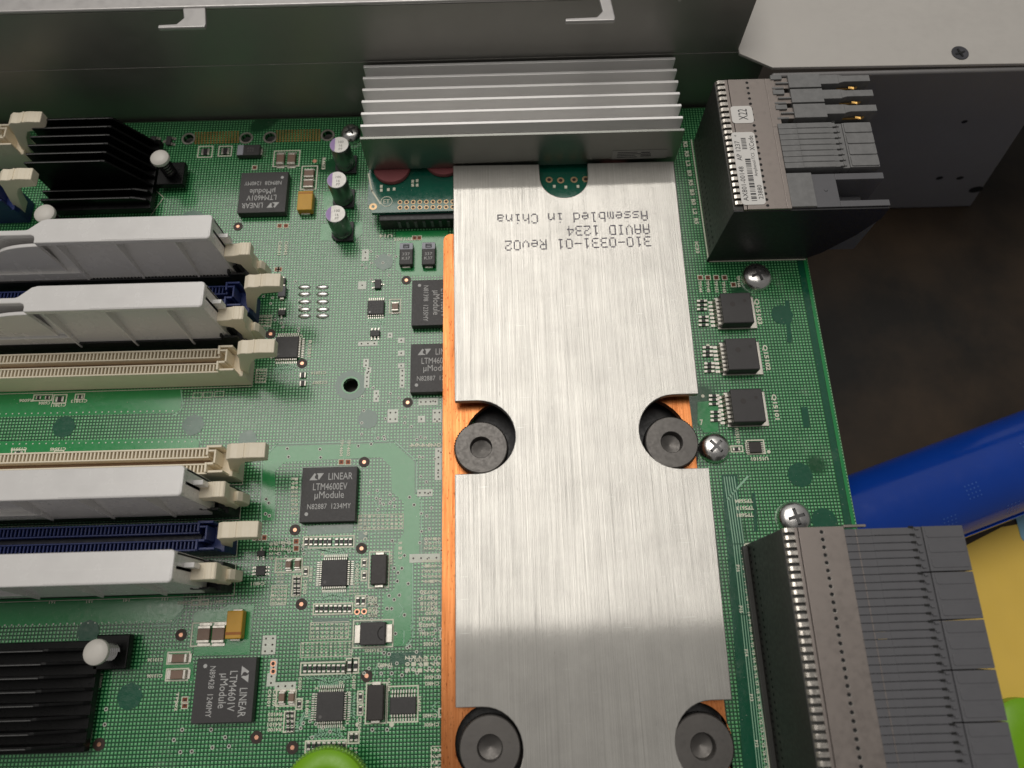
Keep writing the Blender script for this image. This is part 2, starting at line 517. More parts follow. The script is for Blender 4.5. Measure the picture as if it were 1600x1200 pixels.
MB().box(5.02, 5.10, -0.12, 0.02, 4.84, 4.94).build('short_tab', M_FLANGE, rail, bevel=0.02)
MB().box(-22, 8.0, -28, -0.1, -0.35, -0.25).build('floor_plate', M_WALL, rail)

ch = empty('chassis_panel', (8.2, 16.2, TZ))
tag(ch, 'dark grey chassis side panel with pale top standing on the bench behind the backplane connector', 'chassis')
zt = 2.4 - TZ
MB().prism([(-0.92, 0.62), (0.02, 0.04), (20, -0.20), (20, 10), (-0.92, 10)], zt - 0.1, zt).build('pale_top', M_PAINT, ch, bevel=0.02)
fp = [(0.02, 0.0), (10.4, 0.0), (9.35, zt - 2.6), (8.95, zt - 0.14), (0.02, zt - 0.14)]
f = MB()
f.prism_y(fp, -0.16, 0.0)
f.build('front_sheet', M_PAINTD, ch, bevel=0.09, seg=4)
h = MB()
def on_face(px, py):
    lo = -6.0
    for k in range(2000):
        z = 2.4 - k * 0.004
        if P(px, py, z)[1] >= 16.04: return P(px, py, z)[0], z
    return 0, 0
for px, py, r in ((1507, 190, 0.10), (1468, 278, 0.13), (1500, 278, 0.13), (1525, 296, 0.26)):
    x, z = on_face(px, py)
    h.add([(x - 8.2 + r * math.cos(k * math.pi / 8), -0.165, z - TZ + r * 0.8 * math.sin(k * math.pi / 8)) for k in range(16)], [tuple(range(16))])
h.build('panel_hole', M_HOLE, ch)

x, y = P(1500, 83, 2.4)
cs = MB()
cs.lathe([(0.20, -0.02), (0.26, 0.0), (0.25, 0.012), (0.12, 0.004), (0.03, -0.01)], n=24)
cs.mi = 1
for a in (0.3, 0.3 + math.pi / 2):
    cs.line([(-0.13 * math.cos(a), -0.13 * math.sin(a)), (0.13 * math.cos(a), 0.13 * math.sin(a))], 0.055, 0.016 + a * 0.001)
tag(cs.build('countersunk_screw', [M_BLUED, M_HOLE], loc=(x, y, 2.41), smooth=True), 'dark flat cross-head screw in the pale top of the chassis panel', 'screw')

# ------------------------------------------------------------------ circuit board
BX1, BY1 = 9.29, 16.85
board = empty('circuit_board', (0, 0, 0))
tag(board, 'large green circuit board crowded with chips, sockets and metal heat spreaders', 'circuit board')
hole_px = [(548, 602, 0.22), (294.7, 217, 0.17), (384.7, 216, 0.17), (422, 215, 0.17), (512, 211.6, 0.17)]
holes = []
for px, py, r in hole_px:
    x, y = P(px, py); holes.append((x, y, r))
MB().prism([(-22, -8), (BX1, -8), (BX1, BY1), (-22, BY1)], -0.16, 0, [circle(*h_, 20) for h_ in holes]).build('laminate', [M_BOARD], board)
MB().box(BX1, BX1 + 0.012, -8, BY1, -0.158, -0.006).build('board_edge', M_EDGE, board)
MB().box(-22, BX1, BY1, BY1 + 0.012, -0.158, -0.006).build('board_edge', M_EDGE, board)

Z1, Z2, Z3, Z4 = 0.004, 0.008, 0.012, 0.016
def pp(pts): return [P(*q) for q in pts]
pour = MB()
pours = [
    [(-10, 612), (285, 607), (283, 634), (279, 642), (270, 645), (-10, 652)],
    [(-10, 690), (306, 685), (311, 690), (310, 712), (-10, 722)],
    [(-10, 938), (286, 929), (287, 950), (268, 972), (-10, 978)],
    [(302, 960), (310, 954), (345, 953), (357, 945), (398, 945), (393, 968), (390, 1023), (303, 1024)],
    [(256, 1020), (262, 1014), (292, 1016), (300, 1010), (303, 1060), (302, 1064), (254, 1063)],
    [(619, 362), (700, 360), (700, 431), (632, 431), (618, 420)],
    [(502, 350), (548, 348), (566, 347), (567, 365), (552, 377), (501, 376)],
    [(506, 300), (548, 297), (558, 302), (556, 325), (540, 330), (506, 328)],
    [(1090, 628), (1122, 626), (1122, 674), (1100, 676), (1090, 660)],
]
for q in pours:
    pts = pp(q)
    # concave outlines are cut into triangles
    tri = tessellate_polygon([[Vector((*a, 0)) for a in pts]])
    pour = MB()
    for a in tri: pour.flat([pts[i] for i in a], Z1)
    pour.build('copper_area', M_POUR, board)
pour = MB()
loop_o = [(408, 812), (411, 718), (432, 697), (615, 692), (648, 722), (648, 772), (656, 781), (655, 866), (648, 876), (645, 880), (642, 996), (632, 1009), (598, 1011)]
loop_i = [(430, 814), (430, 736), (445, 722), (596, 714), (611, 730), (612, 768), (631, 785), (631, 833), (616, 854), (616, 870), (620, 900), (616, 921), (599, 930)]
for i in range(len(loop_o) - 1):
    pour.flat(pp([loop_o[i], loop_o[i + 1], loop_i[i + 1], loop_i[i]]), Z1)
pour.build('copper_area', M_POUR, board)

# bare octagon patches and dark channels
for px, py, r in ((100, 667, 0.33), (302, 664, 0.32), (203, 1088, 0.33), (387, 687, 0.28), (1222, 492, 0.34), (1250, 742, 0.36), (1288, 814, 0.36),
                  (600, 409, 0.30), (575, 655, 0.30), (138, 987, 0.30), (300, 346, 0.42)):
    x, y = P(px, py); MB().disc(x, y, r, Z2 + 0.0015, 8).build('bare_mask_patch', M_PATCH, board)
for q in ([(1127, 742), (1152, 742), (1192, 1210), (1162, 1210)], [(1140, 610), (1146, 610), (1152, 680), (1146, 680)],
          [(480, 822), (552, 818), (552, 832), (480, 836)], [(490, 965), (546, 965), (546, 973), (490, 973)],
          [(610, 1020), (660, 1018), (660, 1036), (610, 1040)], [(1226, 470), (1233, 470), (1237, 535), (1230, 535)],
          [(650, 820), (690, 820), (690, 900), (650, 900)][::-1] if False else [(560, 830), (575, 830), (575, 842), (560, 842)],
          [(1175, 770), (1180, 770), (1184, 830), (1178, 830)], [(1252, 636), (1262, 636), (1265, 668), (1255, 668)]):
    MB().flat(pp(q), Z2).build('bare_mask_patch', M_PATCH, board)
MB().box(9.17, 9.26, -7.9, 16.7, 0.001, Z1).build('copper_area', M_POUR, board)
MB().box(8.98, 9.15, -7.9, 16.7, 0.001, Z1).build('bare_mask_patch', M_PATCH, board)
x, y = P(548, 602)
MB().ring(x, y, 0.222, 0.27, Z3, 20).build('copper_area', M_POUR, board)
MB().ring(x, y, 0.22, 0.46, Z2, 12).build('bare_mask_patch', M_PATCH, board)

# traces
tr = MB()
def fan(pins, spread, y0, y1, y2, vertical=True):
    for (a, b) in zip(pins, spread):
        tr.line([P(*a), P(a[0], y0) if vertical else P(y0, a[1]), P(b[0], y1) if vertical else P(y1, b[1]), P(*b)], 0.022, Z2)
for cx, cy0, cy1, dst, yd in ((522, 860, 872, 508, 838), ):
    pass
def fan_v(x0, x1, n, ya, yb, X0, X1):
    for k in range(n):
        a = x0 + (x1 - x0) * k / (n - 1); b = X0 + (X1 - X0) * k / (n - 1)
        ym = ya + (yb - ya) * (0.25 + 0.25 * abs(k / (n - 1) - 0.5) * 2)
        yn = ya + (yb - ya) * 0.72
        tr.line([P(a, ya), P(a, ym), P(b, yn), P(b, yb)], 0.026, Z2)
def fan_h(y0, y1, n, xa, xb, Y0, Y1):
    for k in range(n):
        a = y0 + (y1 - y0) * k / (n - 1); b = Y0 + (Y1 - Y0) * k / (n - 1)
        xm = xa + (xb - xa) * (0.3 + 0.2 * abs(k / (n - 1) - 0.5)); xn = xa + (xb - xa) * 0.75
        tr.line([P(xa, a), P(xm, a), P(xn, b), P(xb, b)], 0.026, Z2)
fan_v(508, 537, 10, 867, 854, 487, 550)
fan_v(506, 534, 10, 925, 943, 494, 546)
fan_v(499, 530, 11, 1072, 1053, 477, 548)
fan_v(498, 531, 10, 1136, 1158, 482, 538)
fan_h(1090, 1118, 8, 545, 560, 1084, 1124)
fan_h(1112, 1122, 4, 485, 462, 1128, 1142)
fan_h(880, 908, 8, 550, 565, 876, 912)
fan_v(434, 462, 9, 567, 582, 428, 456)
fan_v(576, 600, 6, 498, 510, 578, 596)
for k in range(5):
    d = k * 4.0
    tr.line([P(1131 + d, 745), P(1146 + d, 850), P(1158 + d, 960), P(1184 + d, 1205)], 0.025, Z3)
tr.line([P(1137, 780), P(1168, 745)], 0.05, Z3)
for q in ([(409, 700), (409, 815)], [(412, 716), (433, 694), (616, 689), (651, 720), (651, 770), (659, 779), (658, 868)], [(283, 610), (286, 634), (280, 645), (270, 649)],
          [(311, 684), (315, 694), (314, 712)], [(286, 952), (268, 976), (240, 978)], [(289, 952), (271, 977)], [(645, 882), (645, 998), (634, 1011)]):
    tr.line(pp(q), 0.028, Z2)
for k in range(14):
    x0 = random.uniform(570, 688); y0 = random.uniform(640, 1180)
    tr.line(pp([(x0, y0), (x0 + random.uniform(-9, 9), y0 + random.uniform(6, 14)), (x0 + random.uniform(-9, 9), y0 + random.uniform(16, 26))]), 0.02, Z2)
tr.build('trace_bundle', M_TRACE, board)

# vias, test points, gold pads
well = MB(); cup = MB(); gold = MB(); pads = MB(); wh = MB(); rim = MB(); rust = MB()
for px, py in ((461, 828), (565, 857), (471, 944), (573, 1056), (401, 1152), (457, 1168), (283, 992), (155, 1163), (637, 629), (569, 722), (635, 438), (372, 354), (423, 522), (472, 568)):
    x, y = P(px, py)
    MB().disc(x, y, 0.15, Z3, 20).build('test_pad_ring', M_VIA, board); MB().disc(x, y, 0.052, Z4, 12).build('copper_dot', M_CUPAD, board)
x, y = P(492, 252); cup.disc(x, y, 0.07, Z3)
# paired square test points with red-brown rims
def tp(px, py, s=0.075):
    x, y = P(px, py)
    rim.frame(x - s, x + s, y - s, y + s, 0.02, Z3); rust.flat([(x - s * .8, y - s * .8), (x + s * .8, y - s * .8), (x + s * .8, y + s * .8), (x - s * .8, y + s * .8)], Z2)
    well.disc(x, y, 0.03, Z3, 8)
for q in ((533.5, 722), (544, 722), (405, 840), (413, 840), (463, 846), (463, 857), (289, 1094), (289, 1102), (370 + 67, 353), (447, 353), (400, 352 + 500 - 12), (433, 421), (437, 421),
          (1094, 434), (1106, 434), (1119, 434), (1132, 434), (1146, 445), (648, 372), (655, 372), (398, 262)):
    tp(*q)
for q in ((558, 956), (569, 955.5), (427, 1037), (427, 1049)):
    x, y = P(*q); cup.ring(x, y, 0.045, 0.075, Z3, 14); well.disc(x, y, 0.045, Z3, 12)
# bright cleared areas around via groups
_vp = [0]
def via_patch(x0, y0, x1, y1, nx, ny):
    _vp[0] += 1
    a = P(x0, y0); b = P(x1, y1)
    wh.flat([(a[0], b[1]), (b[0], b[1]), (b[0], a[1]), (a[0], a[1])], Z2 + 0.00006 * _vp[0])
    for i in range(nx):
        for j in range(ny):
            x = a[0] + (b[0] - a[0]) * (i + 0.5) / nx; y = a[1] + (b[1] - a[1]) * (j + 0.5) / ny
            well.disc(x, y, 0.026, Z3 + 0.0003, 8)
for q in ((411, 993, 430, 1022, 2, 3), (423, 1030, 432, 1056, 1, 1), (606, 640, 622, 660, 2, 2), (653, 650, 664, 660, 1, 1), (572, 574, 580, 583, 1, 2), (560, 534, 590, 540, 3, 1), (568, 561, 576, 574, 1, 2),
          (570, 580, 577, 606, 1, 4), (625, 576, 632, 606, 1, 4), (606, 520, 613, 528, 1, 1), (622, 528, 632, 536, 1, 1), (622, 548, 632, 556, 1, 1), (622, 568, 632, 575, 1, 1), (584, 610, 592, 628, 1, 2),
          (654, 623, 684, 633, 4, 1), (676, 640, 690, 660, 2, 2), (652, 765, 676, 775, 3, 1), (680, 700, 690, 750, 1, 5), (566, 390, 576, 408, 1, 2), (560, 440, 572, 452, 1, 1), (640, 866, 688, 878, 4, 1),
          (418, 1052, 430, 1072, 1, 2), (430, 1066, 462, 1078, 3, 1)):
    via_patch(*q)
for q in ((449, 701), (451, 714), (500, 702), (501, 715), (560, 697), (580, 694), (613, 845), (616, 888), (622, 895), (628, 888), (621, 908), (638, 912), (608, 931), (624, 930), (616, 937), (605, 951), (612, 951), (632, 961), (618, 990), (632, 868), (647, 789), (640, 777),
          (416, 780), (420, 786), (415, 803), (421, 806), (285, 1140), (272, 1156), (330, 1140), (332, 1168), (358, 1166), (300, 1174), (352, 1152), (282, 1175), (164, 1132), (166, 1108), (1133, 1160), (600, 1020), (608, 1022), (640, 1010), (612, 1052), (628, 1055), (582, 1140), (605, 1140), (440, 505), (430, 500)):
    x, y = P(*q)
    wh.ring(x, y, 0.03, 0.05, Z3, 10); well.disc(x, y, 0.03, Z3, 8)
# small via rings sprinkled round the busy chips
rv_ = random.Random(5)
for (x0, y0, x1, y1, n) in ((565, 600, 690, 690, 26), (655, 700, 690, 1000, 34), (430, 838, 475, 870, 10), (575, 735, 628, 800, 14), (545, 1010, 690, 1060, 18), (470, 1126, 545, 1155, 8), (560, 930, 596, 970, 8), (395, 440, 470, 520, 16), (565, 385, 620, 440, 10)):
    for k in range(n):
        x, y = P(rv_.uniform(x0, x1), rv_.uniform(y0, y1))
        wh.ring(x, y, 0.024, 0.046, Z3 + 0.0006 + k * 0.00003, 10); well.disc(x, y, 0.024, Z3 + 0.0006 + k * 0.00003, 8)
# stitched via fence along the solid areas
for x0, y0, x1, y1, n in ((0, 647, 270, 642, 28), (0, 694, 300, 690, 30), (8, 977, 268, 970, 25)):
    for k in range(n):
        x, y = P(x0 + (x1 - x0) * k / (n - 1), y0 + (y1 - y0) * k / (n - 1)); wh.disc(x, y, 0.022, Z3, 6)
# gold field between round holes
for (xa, xb, ya, yb) in ((306, 372, 208, 224), (433, 499, 205, 221)):
    for i in range(15):
        for j in range(6):
            x, y = P(xa + (xb - xa) * i / 14, ya + (yb - ya) * j / 5 - i * 0.12); gold.disc(x, y, 0.036, Z3, 8)
for (x, y, r) in holes[1:]:
    MB().ring(x, y, r, r + 0.06, Z3, 20).build('plated_ring', M_TIN, board)
well.build('via_hole', M_VIA, board)
cup.build('copper_ring', M_CUPAD, board)
gold.build('gold_pad', M_GOLD, board)
rim.build('printed_frame', M_SILK, board)
rust.build('oxidised_pad', pm('oxidised_copper', (0.22, 0.07, 0.035), 0.45, 0.6), board)
M_VPATCH = pm('ground_pad_with_glare', (0.66, 0.70, 0.60), 0.35, spec=0.9, bump=0.3, bs=20)  # pale tone mixes glare off the masked copper with whitish pad borders
wh.build('via_pad', M_VPATCH, board)
# ten dome shaped solder joints of an empty part
for px in (476, 504):
    for py in (449, 460, 472, 484, 494):
        x, y = P(px, py)
        sd = MB()
        vs = []; fs = []
        for i in range(5):
            r = math.cos(i / 4 * 1.45); zz = 0.06 * math.sin(i / 4 * 1.45)
            vs += [(x + 0.20 * r * math.cos(k * math.pi / 6), y + 0.085 * r * math.sin(k * math.pi / 6), Z2 + zz) for k in range(12)]
        for i in range(4):
            fs += [(i * 12 + k, i * 12 + (k + 1) % 12, (i + 1) * 12 + (k + 1) % 12, (i + 1) * 12 + k) for k in range(12)]
        fs.append(tuple(range(48, 60)))
        sd.add(vs, fs)
        sd.build('solder_joint', M_SOLDER, board, smooth=True)

# ------------------------------------------------------------------ white printing
sk = MB()
UP, DN = 0.0, math.pi
def lab(t_, px, py, hpx, rot=0.0, wpx=None):
    x, y = P(px, py)
    s = abs(P(px, py - 5)[1] - P(px, py + 5)[1]) / 10
    text(sk, t_, x, y, Z4, ht=hpx * s, wd=wpx * s if wpx else None, rot=rot, bold=0.032)
def boxl(x0, y0, x1, y1, wd=0.034):
    a = P(x0, (y0 + y1) / 2); b = P(x1, (y0 + y1) / 2); c = P((x0 + x1) / 2, y0); d = P((x0 + x1) / 2, y1)
    sk.frame(a[0], b[0], d[1], c[1], wd, Z4 - 0.002)
def linel(pts, wd=0.034): sk.line(pp(pts), wd, Z4 - 0.002)
H = math.pi / 2
for t_, px, py, hh, r, wl in (
    ('Q15103', 1184, 487, 8, -H, 40), ('Q15102', 1197, 559, 8, -H, 40), ('Q15101', 1211, 636, 8, -H, 40), ('U15101', 1187, 717, 6, DN, 26), ('R15110', 1152, 681, 6, -H, 24),
    ('C12811', 92, 633, 5.5, DN, 22), ('C6004', 70, 630, 5, DN, 17), ('R6006', 41, 626, 5, DN, 20), ('C12813', 124, 627, 5, DN, 24), ('C13518', 30, 702, 5, DN, 24), ('C13545', 91, 702, 5, DN, 24),
    ('131', 258, 936, 4.5, DN, 10), ('141', 198, 938, 4.5, DN, 10), ('151', 140, 940, 4.5, DN, 10), ('161', 82, 941, 4.5, DN, 10), ('121', 315, 933, 4.5, DN, 10), ('C6802', 288, 942, 5, DN, 22), ('C6840', 322, 943, 5, DN, 22), ('C6841', 345, 940, 5, DN, 20),
    ('TP5684', 1162, 783, 6, DN, 28), ('TP5613', 1164, 794, 6, DN, 27), ('TP5681', 1164, 805, 6, DN, 26),
    ('CR14302', 584, 1016, 5.5, DN, 30), ('TP4802', 602, 1039, 6, DN, 26), ('TP1302', 658, 1031, 5.5, DN, 24), ('C14305', 674, 1006, 6, DN, 26), ('C14361', 668, 990, 6, DN, 25), ('C14503', 675, 1058, 6, DN, 25), ('C14802', 675, 1068, 6, DN, 24),
    ('C14605', 672, 1118, 6, DN, 25), ('C14501', 675, 1132, 6, DN, 25), ('R4630', 678, 919 + 39, 6, DN, 28), ('R4621', 668, 967, 6, DN, 28), ('R4622', 668, 977, 6, DN, 28), ('R4720', 670, 925, 6, DN, 28), ('R4719', 670, 934, 6, DN, 28), ('R4718', 670, 943, 6, DN, 28), ('R4717', 670, 951, 6, DN, 28),
    ('TP14604', 534, 700, 5, -H, 26), ('TP14602', 545, 700, 5, -H, 26), ('C13136', 243, 1031, 5.5, DN, 26), ('C13106', 242, 1056, 5.5, DN, 26), ('TPJ02', 276, 1096, 6, -H, 30), ('U3002', 157, 1064, 6, -H, 22),
    ('TP48141', 442, 848, 5, DN, 28), ('TP48131', 442, 858, 5, DN, 28), ('C4811', 403, 912, 5.5, DN, 22), ('C4502', 558, 893, 6, -H, 25), ('C4503', 477, 917, 5.5, -H, 22), ('R1810', 486, 898, 5, -H, 22), ('L4303', 611, 872, 5, -H, 20),
    ('C4107', 553, 1066, 6, -H, 22), ('L4104', 608, 1070, 5, -H, 20), ('C3104', 562, 1132, 6, -H, 24), ('U4107', 655, 1100, 6, -H, 24), ('R4103', 430, 1116, 6, DN, 24), ('R4102', 430, 1124, 6, DN, 24), ('R4101', 429, 1132, 6, DN, 24), ('R4100', 429, 1140, 6, DN, 24),
    ('C4101', 421, 1090, 6, -H, 26), ('C4109', 429, 1090, 6, -H, 26), ('R1801', 480, 1107, 5.5, -H, 26), ('C4102', 469, 1068, 6, -H, 20), ('36', 495, 1075, 5, 0, 6), ('25', 533, 1067, 5, 0, 8), ('24', 545, 1083, 5, -H, 7), ('13', 543, 1128, 5, -H, 7), ('12', 536, 1138, 5, 0, 7),
    ('36', 504, 866, 4.5, 0, 6), ('48', 505, 921, 4.5, 0, 6), ('U14', 603, 369, 5, DN, 18), ('TP1303', 631, 374, 5, DN, 26), ('C12014', 498, 583, 5, DN, 22), ('C12007', 500, 598, 5, DN, 22), ('C4814', 470, 573 - 40, 5, -H, 20), ('R1281', 484, 545, 5, -H, 26),
    ('C6041', 437, 388, 4.5, -H, 22), ('C6042', 447, 388, 4.5, -H, 22), ('R4613', 506, 256, 5, -H, 18), ('IC33', 1089, 387, 5, -H, 18), ('TP144', 1094, 448, 4.5, -H, 18), ('TP145', 1106, 448, 4.5, -H, 18), ('TP151', 1119, 448, 4.5, -H, 18), ('TP165', 1131, 449, 4.5, -H, 18), ('TP166', 1154, 440, 4.5, -H, 18),
    ('7', 1096, 660, 9, 0, 5), ('Y', 1109, 655, 0.01, 0, 0.01)):
    if hh > 0.1: lab(t_, px, py, hh, r, wl)
# printed tables of designators
def grid_text(x0, y0, x1, y1, nx, ny, frame=True):
    if frame: boxl(x0, y0, x1, y1, 0.016)
    for i in range(nx):
        for j in range(ny):
            lab(random.choice('R0123456789C'), x0 + (x1 - x0) * (i + 0.5) / nx, y0 + (y1 - y0) * (j + 0.55) / ny, (y1 - y0) / ny * 0.78, -H, (y1 - y0) / ny * 0.62 + 0.0)
grid_text(560, 804, 630, 827, 10, 4)
grid_text(485, 972, 545, 998, 8, 4)
grid_text(470, 1003, 550, 1026, 11, 5)
grid_text(424, 915, 448, 945, 5, 5)
grid_text(430, 878, 442, 896, 3, 4, False)
grid_text(401, 493, 424, 511, 6, 4)
grid_text(400, 577, 416, 598, 4, 5)
grid_text(545, 1166, 560, 1184, 2, 3, False)
grid_text(674, 1166, 690, 1215, 3, 5)
grid_text(545, 905, 562, 930, 3, 5, False)
grid_text(575, 935, 590, 965, 3, 5, False)
grid_text(455, 745, 466, 805, 2, 9, False)
grid_text(430, 1058 + 40, 436, 1100 + 10, 1, 2, False)
grid_text(662, 838, 690, 860, 4, 3, False)
grid_text(622, 845, 629, 875, 1, 4, False)
grid_text(659, 872, 690, 912, 5, 5, False)
grid_text(640, 690, 690, 700, 6, 1, False)
grid_text(566, 820, 576, 846, 1, 3, False)
grid_text(420, 846, 436, 876, 2, 4, False)
grid_text(432, 895, 444, 912, 2, 3, False)
grid_text(574, 930, 590, 965, 2, 4, False)
grid_text(632, 1022, 690, 1052, 6, 3, False)
# connector row letters down the right side
rows = 'ZYXWVUTSRPNMLKJHGFEDCBA'
for k in range(30):
    f_ = k / 29
    lab('Y' + str(k % 10), 1160 + 38 * f_, 862 + 350 * f_, 5.5, -H * 0.96, 9)
for k, q in enumerate(('16', '15', '14', '13')):
    lab('P' + q, (1153, 1157.5, 1166, 1174)[k], (888, 952, 1020, 1090)[k], 6, -H, 11)
lab('P12', 1182, 1162, 6, -H, 11)
for k in range(9):
    lab(random.choice(('R2', 'R5', 'B3', 'L2')), 1071 + 2.1 * k, 226 + 15 * k, 5.5, -H * 0.97, 9)
linel([(1165, 850), (1174, 849)]); linel([(1163, 851), (1203, 1210)])
linel([(1080, 219), (1107, 409), (1258, 405.5)])
# socket outlines
for (xr, yt, yb) in ((398, 562, 604), (383, 715, 757), (379, 768, 812), (374, 822, 870), (370, 880, 930)):
    linel([(xr - 1, yt), (xr - 4, yb), (200, yb + (xr - 200) * 0.031), (-10, yb + (xr) * 0.031)], 0.018)
linel([(250 - 14, 337), (256, 309), (238, 292)], 0.018)
linel([(150, 1080), (143, 1152), (140, 1163)], 0.025); linel([(153, 1045), (150, 1080)], 0.02)
for q in ((483, 838, 553, 855.5), (474.5, 839, 482, 852), (490, 943, 551, 959.5), (470, 1035, 541, 1053.5), (541, 1029, 550.5, 1052), (550.5, 1028.5, 560.5, 1051.5), (477.5, 1157, 541, 1175), (544.5, 1143.5, 561, 1161),
          (457, 900, 470.5, 931), (444, 1111.6, 460, 1143.5), (555.5, 931, 571, 947), (565, 873, 573, 885), (565, 892, 573, 907), (559, 1080, 567, 1097), (559, 1100, 567, 1117), (473, 886, 482, 901), (463, 1092, 472, 1108),
          (577, 862, 608, 918), (572, 1067, 604, 1130), (552, 969, 614, 1011), (53, 617, 82, 626), (84, 617, 104, 630), (118, 616, 132, 624), (18, 703, 39, 716), (85, 704, 99, 714), (1142, 697, 1160, 706),
          (431, 873, 472, 894), (300, 973, 352, 1009), (262, 1019, 296, 1037), (260, 1045, 294, 1063), (1167, 688, 1194, 709), (428, 236, 468, 260), (471, 260, 495, 296), (609, 468, 626, 489), (310, 229, 332, 246), (342, 229, 362, 244), (432, 1078, 462, 1103), (605, 1072, 653, 1128), (688, 985, 694, 998), (686, 1107, 692, 1120)):
    boxl(*q)
for q in ((300, 643, 345, 625), (302, 614, 316, 622), (318, 613, 332, 621), (336, 612, 350, 620)):
    boxl(q[0], min(q[1], q[3]), q[2], max(q[1], q[3]), 0.012) if q[0] > 301 else None
for q in ((300, 938, 312, 946), (314, 937, 326, 945)): boxl(*q)
sk.disc(*P(558.5, 1132), 0.05, Z4); sk.disc(*P(1096, 470), 0.05, Z4); sk.disc(*P(1106, 540), 0.05, Z4); sk.disc(*P(1098, 619), 0.05, Z4); sk.disc(*P(1201, 706), 0.05, Z4); sk.disc(*P(612, 1132), 0.06, Z4); sk.disc(*P(575, 494), 0.035, Z4)
sk.build('white_printing', M_SILK, board)

# ------------------------------------------------------------------ chips
def module_chip(cx, cy, rot, lines, label):
    """15 mm square moulded power module; lettering centred, rot turns everything"""
    o = MB().box(-0.75, 0.75, -0.75, 0.75, 0.03, 0.28).build('module_chip', M_CHIP, loc=(cx, cy, 0), rz=rot, bevel=0.012)
    tag(o, label, 'chip', 'square power modules')
    MB().box(-0.72, 0.72, -0.72, 0.72, 0.0, 0.03).build('solder_base', M_TIN, o)
    k = MB(); z = 0.2825
    lx, ly = -0.36, 0.49
    k.flat([(lx - 0.19, ly - 0.095), (lx - 0.06, ly + 0.095), (lx + 0.20, ly + 0.095), (lx + 0.07, ly - 0.095)], z)
    text(k, lines[0], 0.30, 0.49, z, wd=0.66, ht=0.19)
    text(k, lines[1], 0.03, 0.21, z, wd=0.93, ht=0.19)
    text(k, lines[2], 0.02, -0.04, z, wd=0.80, ht=0.24)
    text(k, lines[3], 0.03, -0.33, z, wd=1.18, ht=0.145)
    k.disc(-0.57, -0.53, 0.05, z, 12)
    k.build('marking', M_MARK, o)
    q = MB()
    q.flat([(lx - 0.035, ly - 0.045), (lx - 0.045, ly + 0.005), (lx - 0.015, ly + 0.055), (lx + 0.03, ly + 0.06), (lx + 0.05, ly + 0.02), (lx + 0.045, ly - 0.04), (lx + 0.01, ly - 0.07)], z + 0.002)
    q.line([(lx - 0.02, ly + 0.096), (lx + 0.02, ly + 0.05)], 0.03, z + 0.003)
    q.line([(lx + 0.03, ly - 0.05), (lx + 0.055, ly - 0.097)], 0.03, z + 0.003)
    q.build('logo_gap', M_CHIP, o)
    return o
x, y = P(411, 300, 0.28)
module_chip(x, y, DN, ('LINEAR', 'LTM4601V', 'µModule', 'N89428  1240MY'), 'black square chip with upside-down lettering left of the three upright capacitors')
x, y = P(513.5, 772, 0.28)
module_chip(x, y, 0, ('LINEAR', 'LTM4600EV', 'µModule', 'N82887  1234MY'), 'black square chip with upright lettering enclosed by the solid green track')
x, y = P(350, 1078, 0.28)
module_chip(x, y, -H, ('LINEAR', 'LTM4601V', 'µModule', 'N89428  1240MY'), 'black square chip with sideways lettering below the yellow capacitor')
x, y = P(643.5, 473, 0.28)
module_chip(x + 0.75, y, -H, ('LINEAR', 'LTM4601V', 'µModule', 'N81398  1235MY'), 'upper black square chip half hidden under the copper plate, lettering sideways')
x, y = P(641.5, 575, 0.28)
module_chip(x + 0.75, y, 0, ('LINEAR', 'LTM4600EV', 'µModule', 'N82887  1234MY'), 'lower black square chip half hidden under the copper plate, lettering upright')

def gull(mb_, x, y, dx, dy, wd, L, z):
    """one bent lead leaving the package side towards (dx, dy)"""
    px_, py_ = -dy * wd / 2, dx * wd / 2
    prof = [(0, z), (L * 0.35, z), (L * 0.55, 0.03), (L, 0.03)]
    th = 0.018
    for (a, za), (b, zb) in zip(prof, prof[1:]):
        vs = []
        for (u, zz) in ((a, za), (b, zb)):
            for s_ in (1, -1):
                for dz in (0, -th):
                    vs.append((x + dx * u + px_ * s_, y + dy * u + py_ * s_, zz + dz))
        mb_.add(vs, [(0, 4, 6, 2), (1, 3, 7, 5), (0, 1, 5, 4), (2, 6, 7, 3), (4, 5, 7, 6), (0, 2, 3, 1)])

_pins = {}
def pin_mesh(wd, L, z):
    key = (wd, L, z)
    if key not in _pins:
        g = MB(); gull(g, 0, 0, 1, 0, wd, L, z)
        o = g.build('pin', M_TIN)
        _pins[key] = o.data
        bpy.data.objects.remove(o)
    return _pins[key]
def add_pin(parent, x, y, ang, wd, L, z):
    o = bpy.data.objects.new('pin', pin_mesh(wd, L, z))
    COL.objects.link(o); o.parent = parent
    o.location = (x, y, 0); o.rotation_euler = (0, 0, ang)

